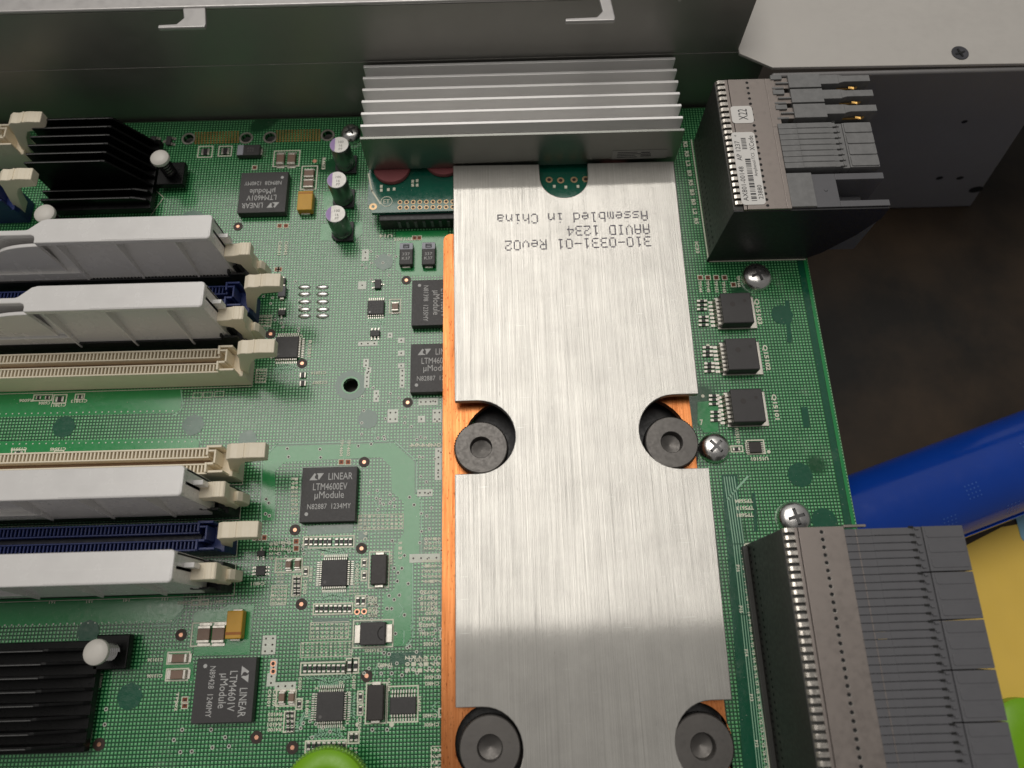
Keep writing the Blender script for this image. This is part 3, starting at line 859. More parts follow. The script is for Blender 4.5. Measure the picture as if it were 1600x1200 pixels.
def leaded(name, cx, cy, w_, d_, hh, sides, label, cat='chip', group=None, wd=0.026, L=0.11, mark=True, mat=None, rz=0.0):
    """sides: (right, top, left, bottom) lead counts"""
    o = MB().box(-w_ / 2, w_ / 2, -d_ / 2, d_ / 2, 0.02, hh).build(name, mat or M_CHIP, loc=(cx, cy, 0), rz=rz, bevel=min(0.02, w_ * 0.06))
    tag(o, label, cat, group)
    for i, n in enumerate(sides):
        for k in range(n):
            span = (d_ if i % 2 == 0 else w_) * (0.86 if n > 5 else 0.7)
            t_ = (k / (n - 1) - 0.5) * span if n > 1 else 0
            if i == 0: add_pin(o, w_ / 2, t_, 0, wd, L, hh * 0.6)
            if i == 1: add_pin(o, t_, d_ / 2, H, wd, L, hh * 0.6)
            if i == 2: add_pin(o, -w_ / 2, t_, DN, wd, L, hh * 0.6)
            if i == 3: add_pin(o, t_, -d_ / 2, -H, wd, L, hh * 0.6)
    if mark:
        k = MB(); z = hh + 0.0025
        k.disc(-w_ * 0.34, -d_ * 0.34, min(w_, d_) * 0.06, z, 10)
        k.build('marking', M_MARK if mark == 2 else M_MARKD, o)
    return o
def qfp(px, py, label):
    x, y = P(px, py, 0.14)
    return leaded('quad_flat_chip', x, y, 0.68, 0.68, 0.14, (12, 12, 12, 12), label, group='square chips with leads on four sides', wd=0.024, L=0.15)
qfp(522, 895, 'square chip with leads on four sides below the large lettered module')
qfp(515.5, 1104, 'square chip with leads on four sides just above the green knob')
qfp(447.5, 542, 'square chip with leads on four sides beside the open cream latch')
x, y, w_, d_ = rect(574, 469, 600, 491, 0.1)
leaded('small_outline_chip', x, y, w_, d_, 0.11, (0, 8, 0, 8), 'small chip with eight leads each side and a pale dot', mark=2)
x, y, w_, d_ = rect(578, 514, 593, 526, 0.1)
leaded('small_outline_chip', x, y, w_, d_ * 0.8, 0.09, (0, 3, 0, 3), 'tiny six-lead chip just below the chip with the pale dot', wd=0.04, L=0.09, mark=0)
x, y, w_, d_ = rect(585, 436, 595, 450, 0.1)
leaded('transistor', x, y, w_, d_, 0.09, (1, 0, 2, 0), 'tiny three-lead transistor above the chip with the pale dot', 'transistor', wd=0.04, L=0.09, mark=0)
x, y, w_, d_ = rect(609, 1089, 650, 1116, 0.12)
leaded('small_outline_chip', x, y, w_, d_, 0.13, (0, 9, 0, 9), 'rectangular chip with leads above and below, right of the lower moulded block', wd=0.03, L=0.17, mark=0)
x, y, w_, d_ = rect(1171, 690, 1190, 707, 0.1)
leaded('small_outline_chip', x, y, w_, d_, 0.1, (6, 0, 6, 0), 'small chip right of the screw, above the printed code', mat=M_MOULD, wd=0.03, L=0.09, mark=0)
x, y, w_, d_ = rect(399, 884, 414, 899, 0.1)
leaded('small_outline_chip', x, y, w_, d_, 0.09, (3, 0, 3, 0), 'tiny chip with three leads each side right of the lowest closed latch', wd=0.04, L=0.1, mark=0)
x, y, w_, d_ = rect(401, 860, 413, 869, 0.1)
leaded('transistor', x, y, w_, d_, 0.09, (0, 1, 0, 2), 'tiny transistor below the open latch of the blue socket', 'transistor', wd=0.045, L=0.09, mark=0)
x, y, w_, d_ = rect(437, 434, 446, 443, 0.1)
leaded('transistor', x, y, w_, d_, 0.1, (0, 1, 0, 2), 'tiny transistor touching the tip of the upper blue socket latch', 'transistor', wd=0.045, L=0.07, mark=0)
x, y, w_, d_ = rect(434, 484, 445, 492, 0.1)
leaded('transistor', x, y, w_, d_, 0.1, (0, 3, 0, 1), 'tiny transistor left of the two columns of solder joints', 'transistor', wd=0.04, L=0.09, mark=0)
for k, (a, b_) in enumerate(((233, 249), (258, 273))):
    x, y, w_, d_ = rect(a, 211, b_, 227, 0.1)
    leaded('transistor', x - 0.05, y, w_ * 0.5, d_ * 0.8, 0.1, (2, 0, 1, 0), ('left', 'right')[k] + ' one of two small transistors near the upper black heat sink', 'transistor', 'transistors by the upper heat sink', wd=0.09, L=0.13, mark=0)

# power transistors at the right
for k, (x0, y0, x1, y1, code) in enumerate(((1131, 458, 1173, 503, 'Q'), (1138, 530, 1183, 575, 'Q'), (1145, 607, 1193, 659, 'Q'))):
    cx, cy, w_, d_ = rect(x0, y0, x1, y1, 0.43)
    w_ = 0.90; d_ = 0.98
    o = MB().box(-w_ / 2, w_ / 2, -d_ / 2, d_ / 2, 0.05, 0.43).build('power_transistor', M_CHIP, loc=(cx, cy, 0), bevel=0.03)
    tag(o, ('top', 'middle', 'bottom')[k] + ' of the three black power transistors right of the aluminium plate', 'transistor', 'power transistors in a column')
    MB().box(-w_ / 2 - 0.08, w_ / 2 + 0.20, -d_ / 2 - 0.03, d_ / 2 + 0.03, 0.0, 0.06).build('metal_tab', M_TIN, o, bevel=0.015)
    for j in range(7):
        t_ = (j - 3) * 0.127
        g = MB(); gull(g, -w_ / 2, t_, -1, 0, 0.075, 0.27, 0.2)
        g.build('pin', M_TIN, o)
    MB().disc(0.25, 0.22, 0.05, 0.4325, 12).disc(-0.12, 0.12, 0.08, 0.4325, 16).build('marking', M_MOULD, o)

# moulded two-terminal parts
def moulded(name, x0, y0, x1, y1, hh, label, cat, ends='v', mat=M_MOULD, group=None, el=0.07, ew=0.55, arc=False):
    cx, cy, w_, d_ = rect(x0, y0, x1, y1, hh)
    o = MB().box(-w_ / 2, w_ / 2, -d_ / 2, d_ / 2, 0.03, hh).build(name, mat, loc=(cx, cy, 0), bevel=0.025)
    tag(o, label, cat, group)
    for s_ in (1, -1):
        e_ = MB()
        if ends == 'v':
            ya, yb = sorted((s_ * (d_ / 2 - 0.02), s_ * (d_ / 2 + el)))
            e_.box(-w_ * ew / 2, w_ * ew / 2, ya, yb, 0.0, min(0.12, hh * 0.55))
        else:
            xa, xb = sorted((s_ * (w_ / 2 - 0.02), s_ * (w_ / 2 + el)))
            e_.box(xa, xb, -d_ * ew / 2, d_ * ew / 2, 0.0, min(0.12, hh * 0.55))
        e_.build('terminal', M_TIN, o, bevel=0.012)
    if arc:
        a = MB(); a.ring(w_ / 2 - 0.02, 0, 0.16, 0.185, hh + 0.003, 24)
        vs = [v for v in a.v]; keep = MB()
        for f_ in a.f:
            q = [vs[i] for i in f_]
            if max(p_[0] for p_ in q) < w_ / 2 - 0.03: keep.add(q, [tuple(range(len(q)))])
        keep.build('marking', M_HOLE, o)
    return o
moulded('power_inductor', 579, 866, 604, 913, 0.24, 'brown-black moulded block with silver ends beside the upper square leaded chip', 'inductor')
moulded('power_inductor', 573, 1070, 599, 1126, 0.24, 'brown-black moulded block with silver ends left of the twin-row chip', 'inductor')
moulded('diode', 562, 972, 602, 1008, 0.24, 'black rectangular diode with wide silver tabs left and right inside the green track', 'diode', 'h', M_CHIP, el=0.16, ew=0.8, arc=True)
def tantalum(x0, y0, x1, y1, hh, label, mat, band, bandside, ends='v', marks=False, group=None):
    o = moulded('tantalum_capacitor', x0, y0, x1, y1, hh, label, 'capacitor', ends, mat, group, el=0.05, ew=0.6)
    cx, cy, w_, d_ = rect(x0, y0, x1, y1, hh)
    b_ = MB()
    if bandside == 'top': b_.box(-w_ / 2 + 0.005, w_ / 2 - 0.005, d_ / 2 - d_ * 0.30 - 0.005, d_ / 2 - 0.02, hh - 0.01, hh + 0.003)
    elif bandside == 'stripe_top': b_.box(-w_ / 2 + 0.004, w_ / 2 - 0.004, d_ / 2 - d_ * 0.15, d_ / 2 - d_ * 0.09, hh - 0.01, hh + 0.003)
    elif bandside == 'stripe_bottom': b_.box(-w_ / 2 + 0.004, w_ / 2 - 0.004, -d_ / 2 + d_ * 0.14, -d_ / 2 + d_ * 0.24, hh - 0.01, hh + 0.003)
    else: b_.box(-w_ / 2 + 0.02, -w_ / 2 + w_ * 0.28, -d_ / 2 + 0.01, d_ / 2 - 0.01, hh - 0.01, hh + 0.003)
    b_.build('polarity_band', band, o)
    if marks:
        k = MB()
        if bandside == 'top':
            text(k, '337', 0, -0.02, hh + 0.004, wd=w_ * 0.55, ht=0.10); text(k, 'K37', 0, -0.17, hh + 0.004, wd=w_ * 0.6, ht=0.10)
            k.build('marking', M_MARK, o)
            k = MB(); k.frame(-0.08, 0.08, d_ / 2 - d_ * 0.24, d_ / 2 - 0.08, 0.03, hh + 0.006); k.line([(-0.06, d_ / 2 - d_ * 0.16), (0.06, d_ / 2 - d_ * 0.16)], 0.03, hh + 0.007)
            k.build('marking', M_INK, o)
        else:
            text(k, '336', w_ * 0.1, 0.05, hh + 0.004, wd=w_ * 0.3, ht=0.08); text(k, 'J35', w_ * 0.1, -0.06, hh + 0.004, wd=w_ * 0.3, ht=0.08)
            k.build('marking', M_MARKD, o)
    return o
tantalum(464.5, 298, 488, 327.5, 0.30, 'yellow block capacitor to the right of the upside-down lettered chip', M_YEL, M_ORG, 'stripe_top')
tantalum(353, 954, 378, 998, 0.30, 'yellow block capacitor above the sideways lettered chip', M_YEL, M_ORG, 'stripe_bottom')
tantalum(370, 226, 406, 242, 0.22, 'black block capacitor lying sideways below the round plated holes', M_CHIP, M_GREYBAND, 'left', 'h', True)
tantalum(624, 379, 645, 413, 0.24, 'left of two black capacitors with grey tops beside the copper plate corner', M_CHIP, M_GREYBAND, 'top', 'v', True, 'black capacitors by the copper corner')
tantalum(659, 378, 680, 413, 0.24, 'right of two black capacitors with grey tops beside the copper plate corner', M_CHIP, M_GREYBAND, 'top', 'v', True, 'black capacitors by the copper corner')
moulded('inductor', 434, 446, 446, 463, 0.14, 'tiny dark grey block beside the tip of the upper blue socket latch', 'inductor', mat=M_WAFER)

# ceramic capacitors
def ceramic(x0, y0, x1, y1, ends, label, group=None):
    hh = 0.13
    cx, cy, w_, d_ = rect(x0, y0, x1, y1, hh)
    o = MB()
    if ends == 'v': o.box(-w_ / 2, w_ / 2, -d_ * 0.30, d_ * 0.30, 0.0, hh)
    else: o.box(-w_ * 0.32, w_ * 0.32, -d_ / 2, d_ / 2, 0.0, hh)
    o = o.build('ceramic_capacitor', M_CER, loc=(cx, cy, 0), bevel=0.012)
    tag(o, label, 'capacitor', group)
    for s_ in (1, -1):
        e_ = MB()
        if ends == 'v':
            a, b_ = sorted((s_ * d_ * 0.295, s_ * d_ * 0.44)); e_.box(-w_ / 2 - 0.003, w_ / 2 + 0.003, a, b_, 0, hh + 0.004)
            a, b_ = sorted((s_ * d_ * 0.44, s_ * d_ * 0.62)); e_.box(-w_ / 2 - 0.01, w_ / 2 + 0.01, a, b_, 0, 0.03)
        else:
            a, b_ = sorted((s_ * w_ * 0.315, s_ * w_ * 0.44)); e_.box(a, b_, -d_ / 2 - 0.003, d_ / 2 + 0.003, 0, hh + 0.004)
            a, b_ = sorted((s_ * w_ * 0.44, s_ * w_ * 0.62)); e_.box(a, b_, -d_ / 2 - 0.01, d_ / 2 + 0.01, 0, 0.03)
        e_.build('end_cap', M_TIN, o, bevel=0.008)
for a in ((432, 237, 443.5, 257, 'v', 'left tan ceramic capacitor of the pair below the gold dotted field'), (449, 237, 461, 257, 'v', 'right tan ceramic capacitor of the pair below the gold dotted field'),
          (475, 263, 490, 277, 'v', 'upper tan ceramic capacitor above the upper yellow capacitor'), (474, 279, 489, 293, 'v', 'lower tan ceramic capacitor touching the upper yellow capacitor'),
          (308, 976, 327, 1006, 'v', 'left tan ceramic capacitor of the pair beside the lower yellow capacitor'), (331, 975, 350, 1006, 'v', 'right tan ceramic capacitor of the pair beside the lower yellow capacitor'),
          (263, 1022, 293, 1035, 'h', 'upper tan ceramic capacitor of the pair left of the sideways lettered chip'), (261, 1047, 291, 1061, 'h', 'lower tan ceramic capacitor of the pair left of the sideways lettered chip'),
          (446, 874, 454, 890, 'v', 'left small ceramic capacitor of the pair left of the upper square leaded chip'), (460, 873, 468, 889, 'v', 'right small ceramic capacitor of the pair left of the upper square leaded chip'),
          (435, 1080, 444, 1100, 'v', 'left small ceramic capacitor of the pair left of the lower square leaded chip'), (450, 1080, 459, 1100, 'v', 'right small ceramic capacitor of the pair left of the lower square leaded chip'),
          (612, 471, 622, 486, 'v', 'lone tan ceramic capacitor between the small dotted chip and the hidden module')):
    ceramic(*a, group='tan ceramic capacitors')

# chip resistors: one of each, then copies
_res = {}
def resistor(px, py, lpx, wpx, ends, label, group):
    cx, cy, w_, d_ = rect(px - wpx / 2, py - lpx / 2, px + wpx / 2, py + lpx / 2, 0.05) if ends == 'v' else rect(px - lpx / 2, py - wpx / 2, px + lpx / 2, py + wpx / 2, 0.05)
    key = (lpx, wpx, ends)
    if key not in _res:
        L, W = (d_, w_) if ends == 'v' else (w_, d_)
        k_ = 0.18 if W < L * 0.34 else 0.24
        o = MB().box(-L * k_, L * k_, -W / 2, W / 2, 0.004, 0.055).build('chip_resistor', M_RES, loc=(cx, cy, 0))
        for s_ in (1, -1):
            a, b_ = sorted((s_ * (L * k_ - 0.002), s_ * L * 0.5)); MB().box(a, b_, -W / 2 - 0.003, W / 2 + 0.003, 0, 0.06).build('end_cap', M_TIN, o, bevel=0.01)
        o.rotation_euler = (0, 0, H if ends == 'v' else 0)
        tag(o, label, 'resistor', group)
        _res[key] = o
        return o
    return tag(copy_tree(_res[key], loc=(cx, cy, 0), label=label), group=group)
def res_row(xs, y_, lpx, wpx, where, ends='v'):
    for k, x_ in enumerate(xs):
        yy = y_ if not isinstance(y_, (list, tuple)) else y_[k]
        resistor(x_, yy, lpx, wpx, ends, ORD[k] + ' tiny resistor from left in row ' + where, 'tiny resistors ' + where)
res_row((478.5, 486, 493.5, 501, 508, 515, 526, 533.5, 540.5, 547.5), 846.5, 11.5, 5, 'right below the upright lettered chip')
res_row((495, 502, 509.5, 517, 524, 531, 539, 546), 951, 11.5, 5, 'below the upper square leaded chip')
res_row((476.5, 484, 491.5, 499, 506, 513.5, 521, 528.5, 536), 1044.5, 11.5, 5, 'above the lower square leaded chip')
res_row((482, 490, 498, 506, 513.5, 521.6, 529.5, 537), 1166, 11.5, 5, 'behind the green knob')
for xx, w_ in ((546, 'left'), (555.5, 'right')):
    resistor(xx, 1041, 16, 6, 'v', w_ + ' of two longer resistors at the end of the row above the lower leaded chip', 'longer resistors')
res_row((549, 556.5), 1152, 11.5, 5, 'right above the green knob')
res_row((559, 567.4), 939, 11.5, 5, 'above the two copper-ringed holes')
for (xs, ys, where) in (((460.6, 466.5), (904.6, 912, 919, 927), 'left of the upper square leaded chip'), ((449.7, 456.3), (1115, 1123, 1131, 1140), 'left of the lower square leaded chip')):
    for j, yy in enumerate(ys):
        for i, xx in enumerate(xs):
            resistor(xx, yy, 7, 4.5, 'v', ('left', 'right')[i] + ' tiny resistor, ' + ORD[j] + ' row of block ' + where, 'tiny resistors ' + where)
for px, py, lp, wp, en, lb in ((569, 879.4, 10, 5, 'v', 'upper tiny resistor left of the upper moulded block'), (569, 899, 10, 5, 'v', 'lower tiny resistor left of the upper moulded block'),
                               (563, 1089, 12, 5, 'v', 'upper tiny resistor left of the lower moulded block'), (563, 1109, 12, 5, 'v', 'lower tiny resistor left of the lower moulded block'),
                               (477.5, 893, 10, 5, 'v', 'tiny resistor directly left of the upper square leaded chip'), (467.5, 1100, 11, 5, 'v', 'tiny resistor directly left of the lower square leaded chip'),
                               (60, 621, 8, 5, 'h', 'leftmost tiny resistor on the solid green strip below the cream socket'), (74, 621, 8, 5, 'h', 'tiny resistor left of the bigger one on the upper green strip'),
                               (93, 623.5, 13, 8, 'h', 'bigger resistor on the green strip below the upper cream socket'), (125, 620, 8, 5, 'h', 'rightmost tiny resistor on the upper solid green strip'),
                               (28, 709.5, 13, 8, 'h', 'bigger resistor at the edge of the lower cream socket'), (92, 709, 8, 5, 'h', 'tiny resistor at the edge of the lower cream socket'),
                               (1151, 701.5, 12, 5, 'h', 'tiny resistor between the round screw and the small right-hand chip'),
                               (321, 237, 13, 9, 'h', 'left of two resistors below the left gold dotted field'), (352, 236, 13, 9, 'h', 'right of two resistors below the left gold dotted field'),
                               (473, 586, 10, 8, 'h', 'upper of two resistors right of the upper cream socket'), (473, 599, 10, 8, 'h', 'lower of two resistors right of the upper cream socket')):
    resistor(px, py, lp, wp, en, lb, 'scattered chip resistors')
for k, (xa, ys) in enumerate(((1097, (470, 476.5, 483, 495, 501, 507.6)), (1106, (542.5, 549, 555, 567.7, 573.6, 580)), (1116, (618, 624.4, 631, 643.6, 650, 656.4)))):
    for j, yy in enumerate(ys):
        resistor(xa + (2.5 if j > 2 else 0), yy, 16, 3.6, 'h', ORD[j] + ' slim resistor from the top beside the ' + ('top', 'middle', 'bottom')[k] + ' power transistor', 'slim resistors beside the power transistors')

# upright round capacitors
def round_cap(px, py, label):
    x, y = P(px, py, 1.08)
    o = MB().lathe([(0.29, 0.10), (0.31, 0.12), (0.31, 0.22), (0.295, 0.25), (0.31, 0.28), (0.31, 1.05), (0.295, 1.08)], n=36).build('round_capacitor', M_CAN, loc=(x, y, 0), smooth=True)
    tag(o, label, 'capacitor', 'upright round capacitors')
    c = 0.14
    MB().prism([(-0.34, -0.34 + c), (-0.34 + c, -0.34), (0.34, -0.34), (0.34, 0.34), (-0.34 + c, 0.34), (-0.34, 0.34 - c)], 0, 0.11).build('base', M_BLACKPL, o, bevel=0.01)
    MB().disc(0, 0, 0.285, 1.084, 32).build('lid', M_CANTOP, o)
    a = math.radians(62)
    MB().flat(circle(0, 0, 0.285, 16, DN - a, DN + a, True), 1.088).build('polarity_mark', M_PURPLE, o)
    k = MB(); text(k, '100', 0.05, 0.1, 1.089, ht=0.09); text(k, '16', 0.05, -0.04, 1.089, ht=0.09); text(k, 'P7', 0.05, -0.17, 1.089, ht=0.08)
    k.build('marking', M_LABELG, o)
round_cap(530, 226, 'rearmost of three upright silver capacitors with violet edge, next to the screw')
round_cap(526, 281, 'middle of three upright silver capacitors with violet edge')
round_cap(524, 334, 'nearest of three upright silver capacitors with violet edge')

# ------------------------------------------------------------------ pan head screws
def pan_screw(px, py, r, ang, label):
    x, y = P(px, py, 0.2)
    o = MB().lathe([(r * 1.0, 0.0), (r, 0.05), (r * 0.97, 0.12), (r * 0.86, 0.20), (r * 0.66, 0.26), (r * 0.40, 0.295), (r * 0.12, 0.30)], n=36).build('pan_head_screw', M_STEEL, loc=(x, y, 0.0), rz=ang, smooth=True)
    tag(o, label, 'screw', 'silver pan head screws')
    s_ = MB()
    for a in (0, H):
        ux, uy = math.cos(a), math.sin(a)
        s_.add([(ux * u - uy * v, uy * u + ux * v, zz) for (u, v, zz) in ((-r * .5, -r * .1, .285), (r * .5, -r * .1, .285), (r * .5, r * .1, .285), (-r * .5, r * .1, .285), (-r * .42, -r * .09, .31 + a * .001), (r * .42, -r * .09, .31 + a * .001), (r * .42, r * .09, .31 + a * .001), (-r * .42, r * .09, .31 + a * .001))],
               [(4, 5, 6, 7), (0, 1, 5, 4), (1, 2, 6, 5), (2, 3, 7, 6), (3, 0, 4, 7)])
    s_.build('cross_recess', M_RECESS, o)
pan_screw(1184, 430, 0.46, 0.35, 'silver pan head screw below the labelled connector')
pan_screw(1118, 698, 0.44, 0.75, 'silver pan head screw beside the right dark shoulder bolt')
pan_screw(1243, 808, 0.46, 0.25, 'silver pan head screw at the corner of the long connector')
pan_screw(548, 206, 0.36, 0.6, 'silver pan head screw squeezed between a round capacitor and the finned heat sink')
x, y = P(548, 602)

# ------------------------------------------------------------------ memory sockets
def socket(xe, yc, L, kind, is_open, label, latch_label=None):
    body, inside = {'cream': (M_CREAM, M_CREAMIN), 'blue': (M_BLUE, M_BLUEIN), 'black': (M_BLACKPL, M_HOLE)}[kind]
    root = empty('memory_socket', (xe, yc, 0))
    tag(root, label, 'memory socket', 'memory sockets')
    b = MB()
    b.box(-L, -0.02, -0.36, 0.36, 0.0, 0.74)
    for s_ in (1, -1):
        a, c = sorted((s_ * 0.315, s_ * 0.36)); b.box(-L, -0.62, a, c, 0.74, 1.08)
        a, c = sorted((s_ * 0.075, s_ * 0.115)); b.box(-L, -0.62, a, c, 0.74, 1.08)
        a, c = sorted((s_ * 0.117, s_ * 0.313))
        n = int((L - 0.7) / 0.1)
        for k in range(n):
            x0 = -0.70 - 0.1 * k
            b.box(x0 - 0.045, x0, a, c, 0.74, 1.07)
        b.box(-0.62, -0.56, min(s_ * 0.075, s_ * 0.36), max(s_ * 0.075, s_ * 0.36), 0.74, 1.08)
    # end tower: hook shaped guide walls
    b.box(-0.56, -0.50, 0.10, 0.36, 0.74, 1.30); b.box(-0.50, -0.16, 0.30, 0.36, 0.74, 1.30)
    b.box(-0.56, -0.50, -0.36, -0.10, 0.74, 1.30); b.box(-0.50, -0.10, -0.36, -0.30, 0.74, 1.22)
    b.box(-0.34, -0.29, -0.12, 0.24, 0.74, 1.30); b.box(-0.50, -0.34, -0.16, -0.10, 0.74, 1.29); b.box(-0.50, -0.34, 0.19, 0.24, 0.74, 1.29)
    b.prism_y([(-0.02, 0.0), (0.02, 0.0), (0.02, 0.55), (-0.02, 0.74)], -0.36, 0.36)
    b.build('socket_body', body, root, bevel=0.008, seg=1)
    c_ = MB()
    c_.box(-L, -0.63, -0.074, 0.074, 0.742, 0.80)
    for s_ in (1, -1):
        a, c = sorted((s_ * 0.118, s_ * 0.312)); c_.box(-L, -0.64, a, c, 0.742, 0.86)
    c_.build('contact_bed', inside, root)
    if is_open:
        prof = [(-0.20, 0.35), (0.02, 0.30), (0.16, 0.75), (0.40, 1.30), (0.62, 1.58), (1.20, 1.66), (1.24, 1.70), (1.24, 2.00), (0.86, 2.03), (0.52, 1.98), (0.36, 2.00), (0.22, 1.90), (0.18, 1.62), (-0.02, 1.0)]
    else:
        prof = [(-0.20, 0.35), (0.02, 0.30), (0.20, 0.62), (0.24, 1.10), (0.20, 1.45), (0.32, 1.72), (0.33, 2.02), (0.10, 2.04), (-0.12, 1.98), (-0.40, 1.97), (-0.46, 1.88), (-0.42, 1.66), (-0.12, 1.48), (-0.06, 1.0)]
    lt = MB().prism_y(prof, -0.20, 0.20)
    l_ = lt.build('latch', M_CREAM, root, bevel=0.022, seg=2)
    g = MB()
    xs = (0.66, 0.78, 0.90, 1.02, 1.14) if is_open else (0.02, 0.10, 0.18, 0.26)
    for x_ in xs: g.box(x_, x_ + 0.05, -0.195, 0.195, 1.99, (2.028 - max(0, x_ - 0.86) * 0.07) if is_open else 2.040)
    g.build('grip_ridge', M_CREAM, l_, bevel=0.012, seg=1)
    if not is_open:
        MB().prism_y([(0.02, 0.3), (0.3, 0.3), (0.45, 0.55), (0.42, 1.0), (0.34, 1.15), (0.22, 1.1), (0.2, 0.7)], -0.13, 0.13).build('latch_foot', M_CREAM, l_, bevel=0.02)
    return root
SX = -7.47
socket(SX, 7.75, 9.0, 'cream', True, 'upper empty cream memory socket with its latch swung open')
socket(SX, 4.89, 9.0, 'cream', True, 'lower cream memory socket with open latch partly behind a grey cover')
socket(SX, 2.90, 9.0, 'blue', True, 'lower navy memory socket with open cream latch between two grey covers')
socket(SX, 9.72, 9.0, 'blue', True, 'upper navy memory socket mostly hidden between the two rear grey covers')
socket(SX, 10.72, 9.0, 'black', False, 'memory socket under the rearmost grey cover')
socket(SX, 8.74, 9.0, 'black', False, 'memory socket under the second grey cover from the back')
socket(SX, 3.91, 9.0, 'black', False, 'memory socket under the grey cover nearest the lower cream socket')
socket(SX, 1.93, 9.0, 'black', False, 'memory socket under the nearest grey cover')
x, y = P(38, 183, 2.0)
socket(x - 0.74, y, 4.0, 'cream', True, 'cream memory socket at the rear left behind the black heat sink, latch open')
x, y = P(23, 272, 2.0)
socket(x - 0.74, y, 4.0, 'blue', True, 'navy memory socket at the left edge beside the black heat sink')

# ------------------------------------------------------------------ grey dummy module covers
def cover(xr, yc, xn, label):
    root = empty('dummy_module', (xr, yc, 0))
    tag(root, label, 'slot cover', 'grey slot covers')
    L = 8.5
    plan = [(-0.09, -0.37), (-0.03, -0.35), (0.0, -0.28), (0.0, 0.28), (-0.03, 0.35), (-0.09, 0.37), (xn + 0.25, 0.37), (xn + 0.10, 0.33), (xn - 0.22, 0.06), (xn - 0.3, 0.04), (-L, 0.04), (-L, -0.12), (xn - 0.12, -0.12), (xn - 0.03, -0.16), (xn, -0.24), (xn, -0.37)]
    MB().prism(plan, 2.82, 3.0).build('top_plate', M_COVER, root, bevel=0.03, seg=3)
    MB().prism(rrect(-2.9, -0.04, -0.335, -0.03, 0.03), 2.99, 3.008).build('raised_step', M_COVER, root, bevel=0.006)
    web = MB()
    web.box(-L, -0.02, -0.06, 0.04, 1.1, 2.83)
    web.box(xn, -0.02, 0.27, 0.34, 1.1, 2.83)
    web.box(-0.09, -0.02, -0.345, 0.345, 0.95, 2.825)
    web.box(-0.02, 0.22, 0.02, 0.14, 2.05, 2.40)
    web.build('web', M_COVER, root, bevel=0.012)
    MB().prism_x([(-0.06, 2.82), (-0.03, 2.82), (-0.36, 0.86), (-0.44, 0.86)], xn, -0.095).build('front_panel', M_COVER, root)
    gp = [(xn + 0.02, 2.83)] + [(xn - 1.35 * math.sin(k * H / 8), 2.32 + 0.51 * math.cos(k * H / 8) ** 1.0) for k in range(9)] + [(-L, 2.30), (-L, 1.15), (xn + 0.02, 1.15)]
    MB().prism_y(gp, -0.375, -0.27).build('grip_wall', M_COVER, root, bevel=0.02)
    for k in range(4):
        x_ = -1.02 - 1.6 * k
        if x_ < xn: continue
        MB().prism_x([(-0.33, 2.825), (-0.05, 2.825), (-0.30, 0.87), (-0.49, 0.87)], x_ - 0.05, x_).build('rib', M_COVER, root)
    MB().box(-L, -4.2, -0.44, -0.06, 0.86, 1.45).build('ledge', M_COVER, root, bevel=0.012)
    return root
cover(-7.87, 10.85, P(53, 372, 3)[0] + 7.87, 'rearmost grey plastic slot cover beside the upper black heat sink')
cover(-7.84, 8.83, P(36, 482, 3)[0] + 7.84, 'grey plastic slot cover directly above the empty cream socket')
cover(-7.76, 3.93, -5.6, 'grey plastic slot cover directly above the lower navy socket')
cover(-7.74, 1.96, -5.6, 'nearest grey plastic slot cover, below the lower navy socket')

# ------------------------------------------------------------------ black heat sinks with push pins
def black_sink(x0, x1, yf, yb, ztop, nf, nlow, slope, label, zlow=0.75):
    root = empty('black_heat_sink', (x1, yf, 0))
    tag(root, label, 'heat sink', 'black finned heat sinks')
    L = x1 - x0; D = yb - yf
    MB().box(-L, 0, -0.04, D + 0.04, 0.18, 0.42).build('base_plate', M_FIN, root, bevel=0.02)
    MB().box(-L + 0.3, -0.4, 0.2, D - 0.2, 0.0, 0.18).build('chip_underneath', M_CHIP, root)
    n = nf + nlow
    for k in range(n):
        y_ = D * (k + 0.35) / n
        if k < nlow: z_ = zlow; sl = slope * 0.45
        else: z_ = ztop; sl = slope
        fn = MB()
        fn.prism_y([(-L, 0.40), (0, 0.40), (0, 0.50), (-sl * 0.12, 0.62), (-sl, z_ - 0.02), (-sl - 0.10, z_), (-L, z_)], y_, y_ + 0.07)
        f_ = fn.build('fin', M_FIN, root, bevel=0.012)
        MB().box(-L + 0.02, -sl - 0.12, y_ + 0.008, y_ + 0.028, z_ - 0.004, z_ + 0.003).build('pale_edge', M_FINEDGE, f_)  # thin paler strip along the top of the fin
    return root
black_sink(-14.3, -11.05, 13.25, 15.75, 1.75, 6, 2, 0.85, 'black finned heat sink at the rear left with slanted fin ends')
black_sink(-14.6, -10.5, -2.05, 0.42, 1.10, 8, 0, 0.9, 'black finned heat sink in the near left corner')

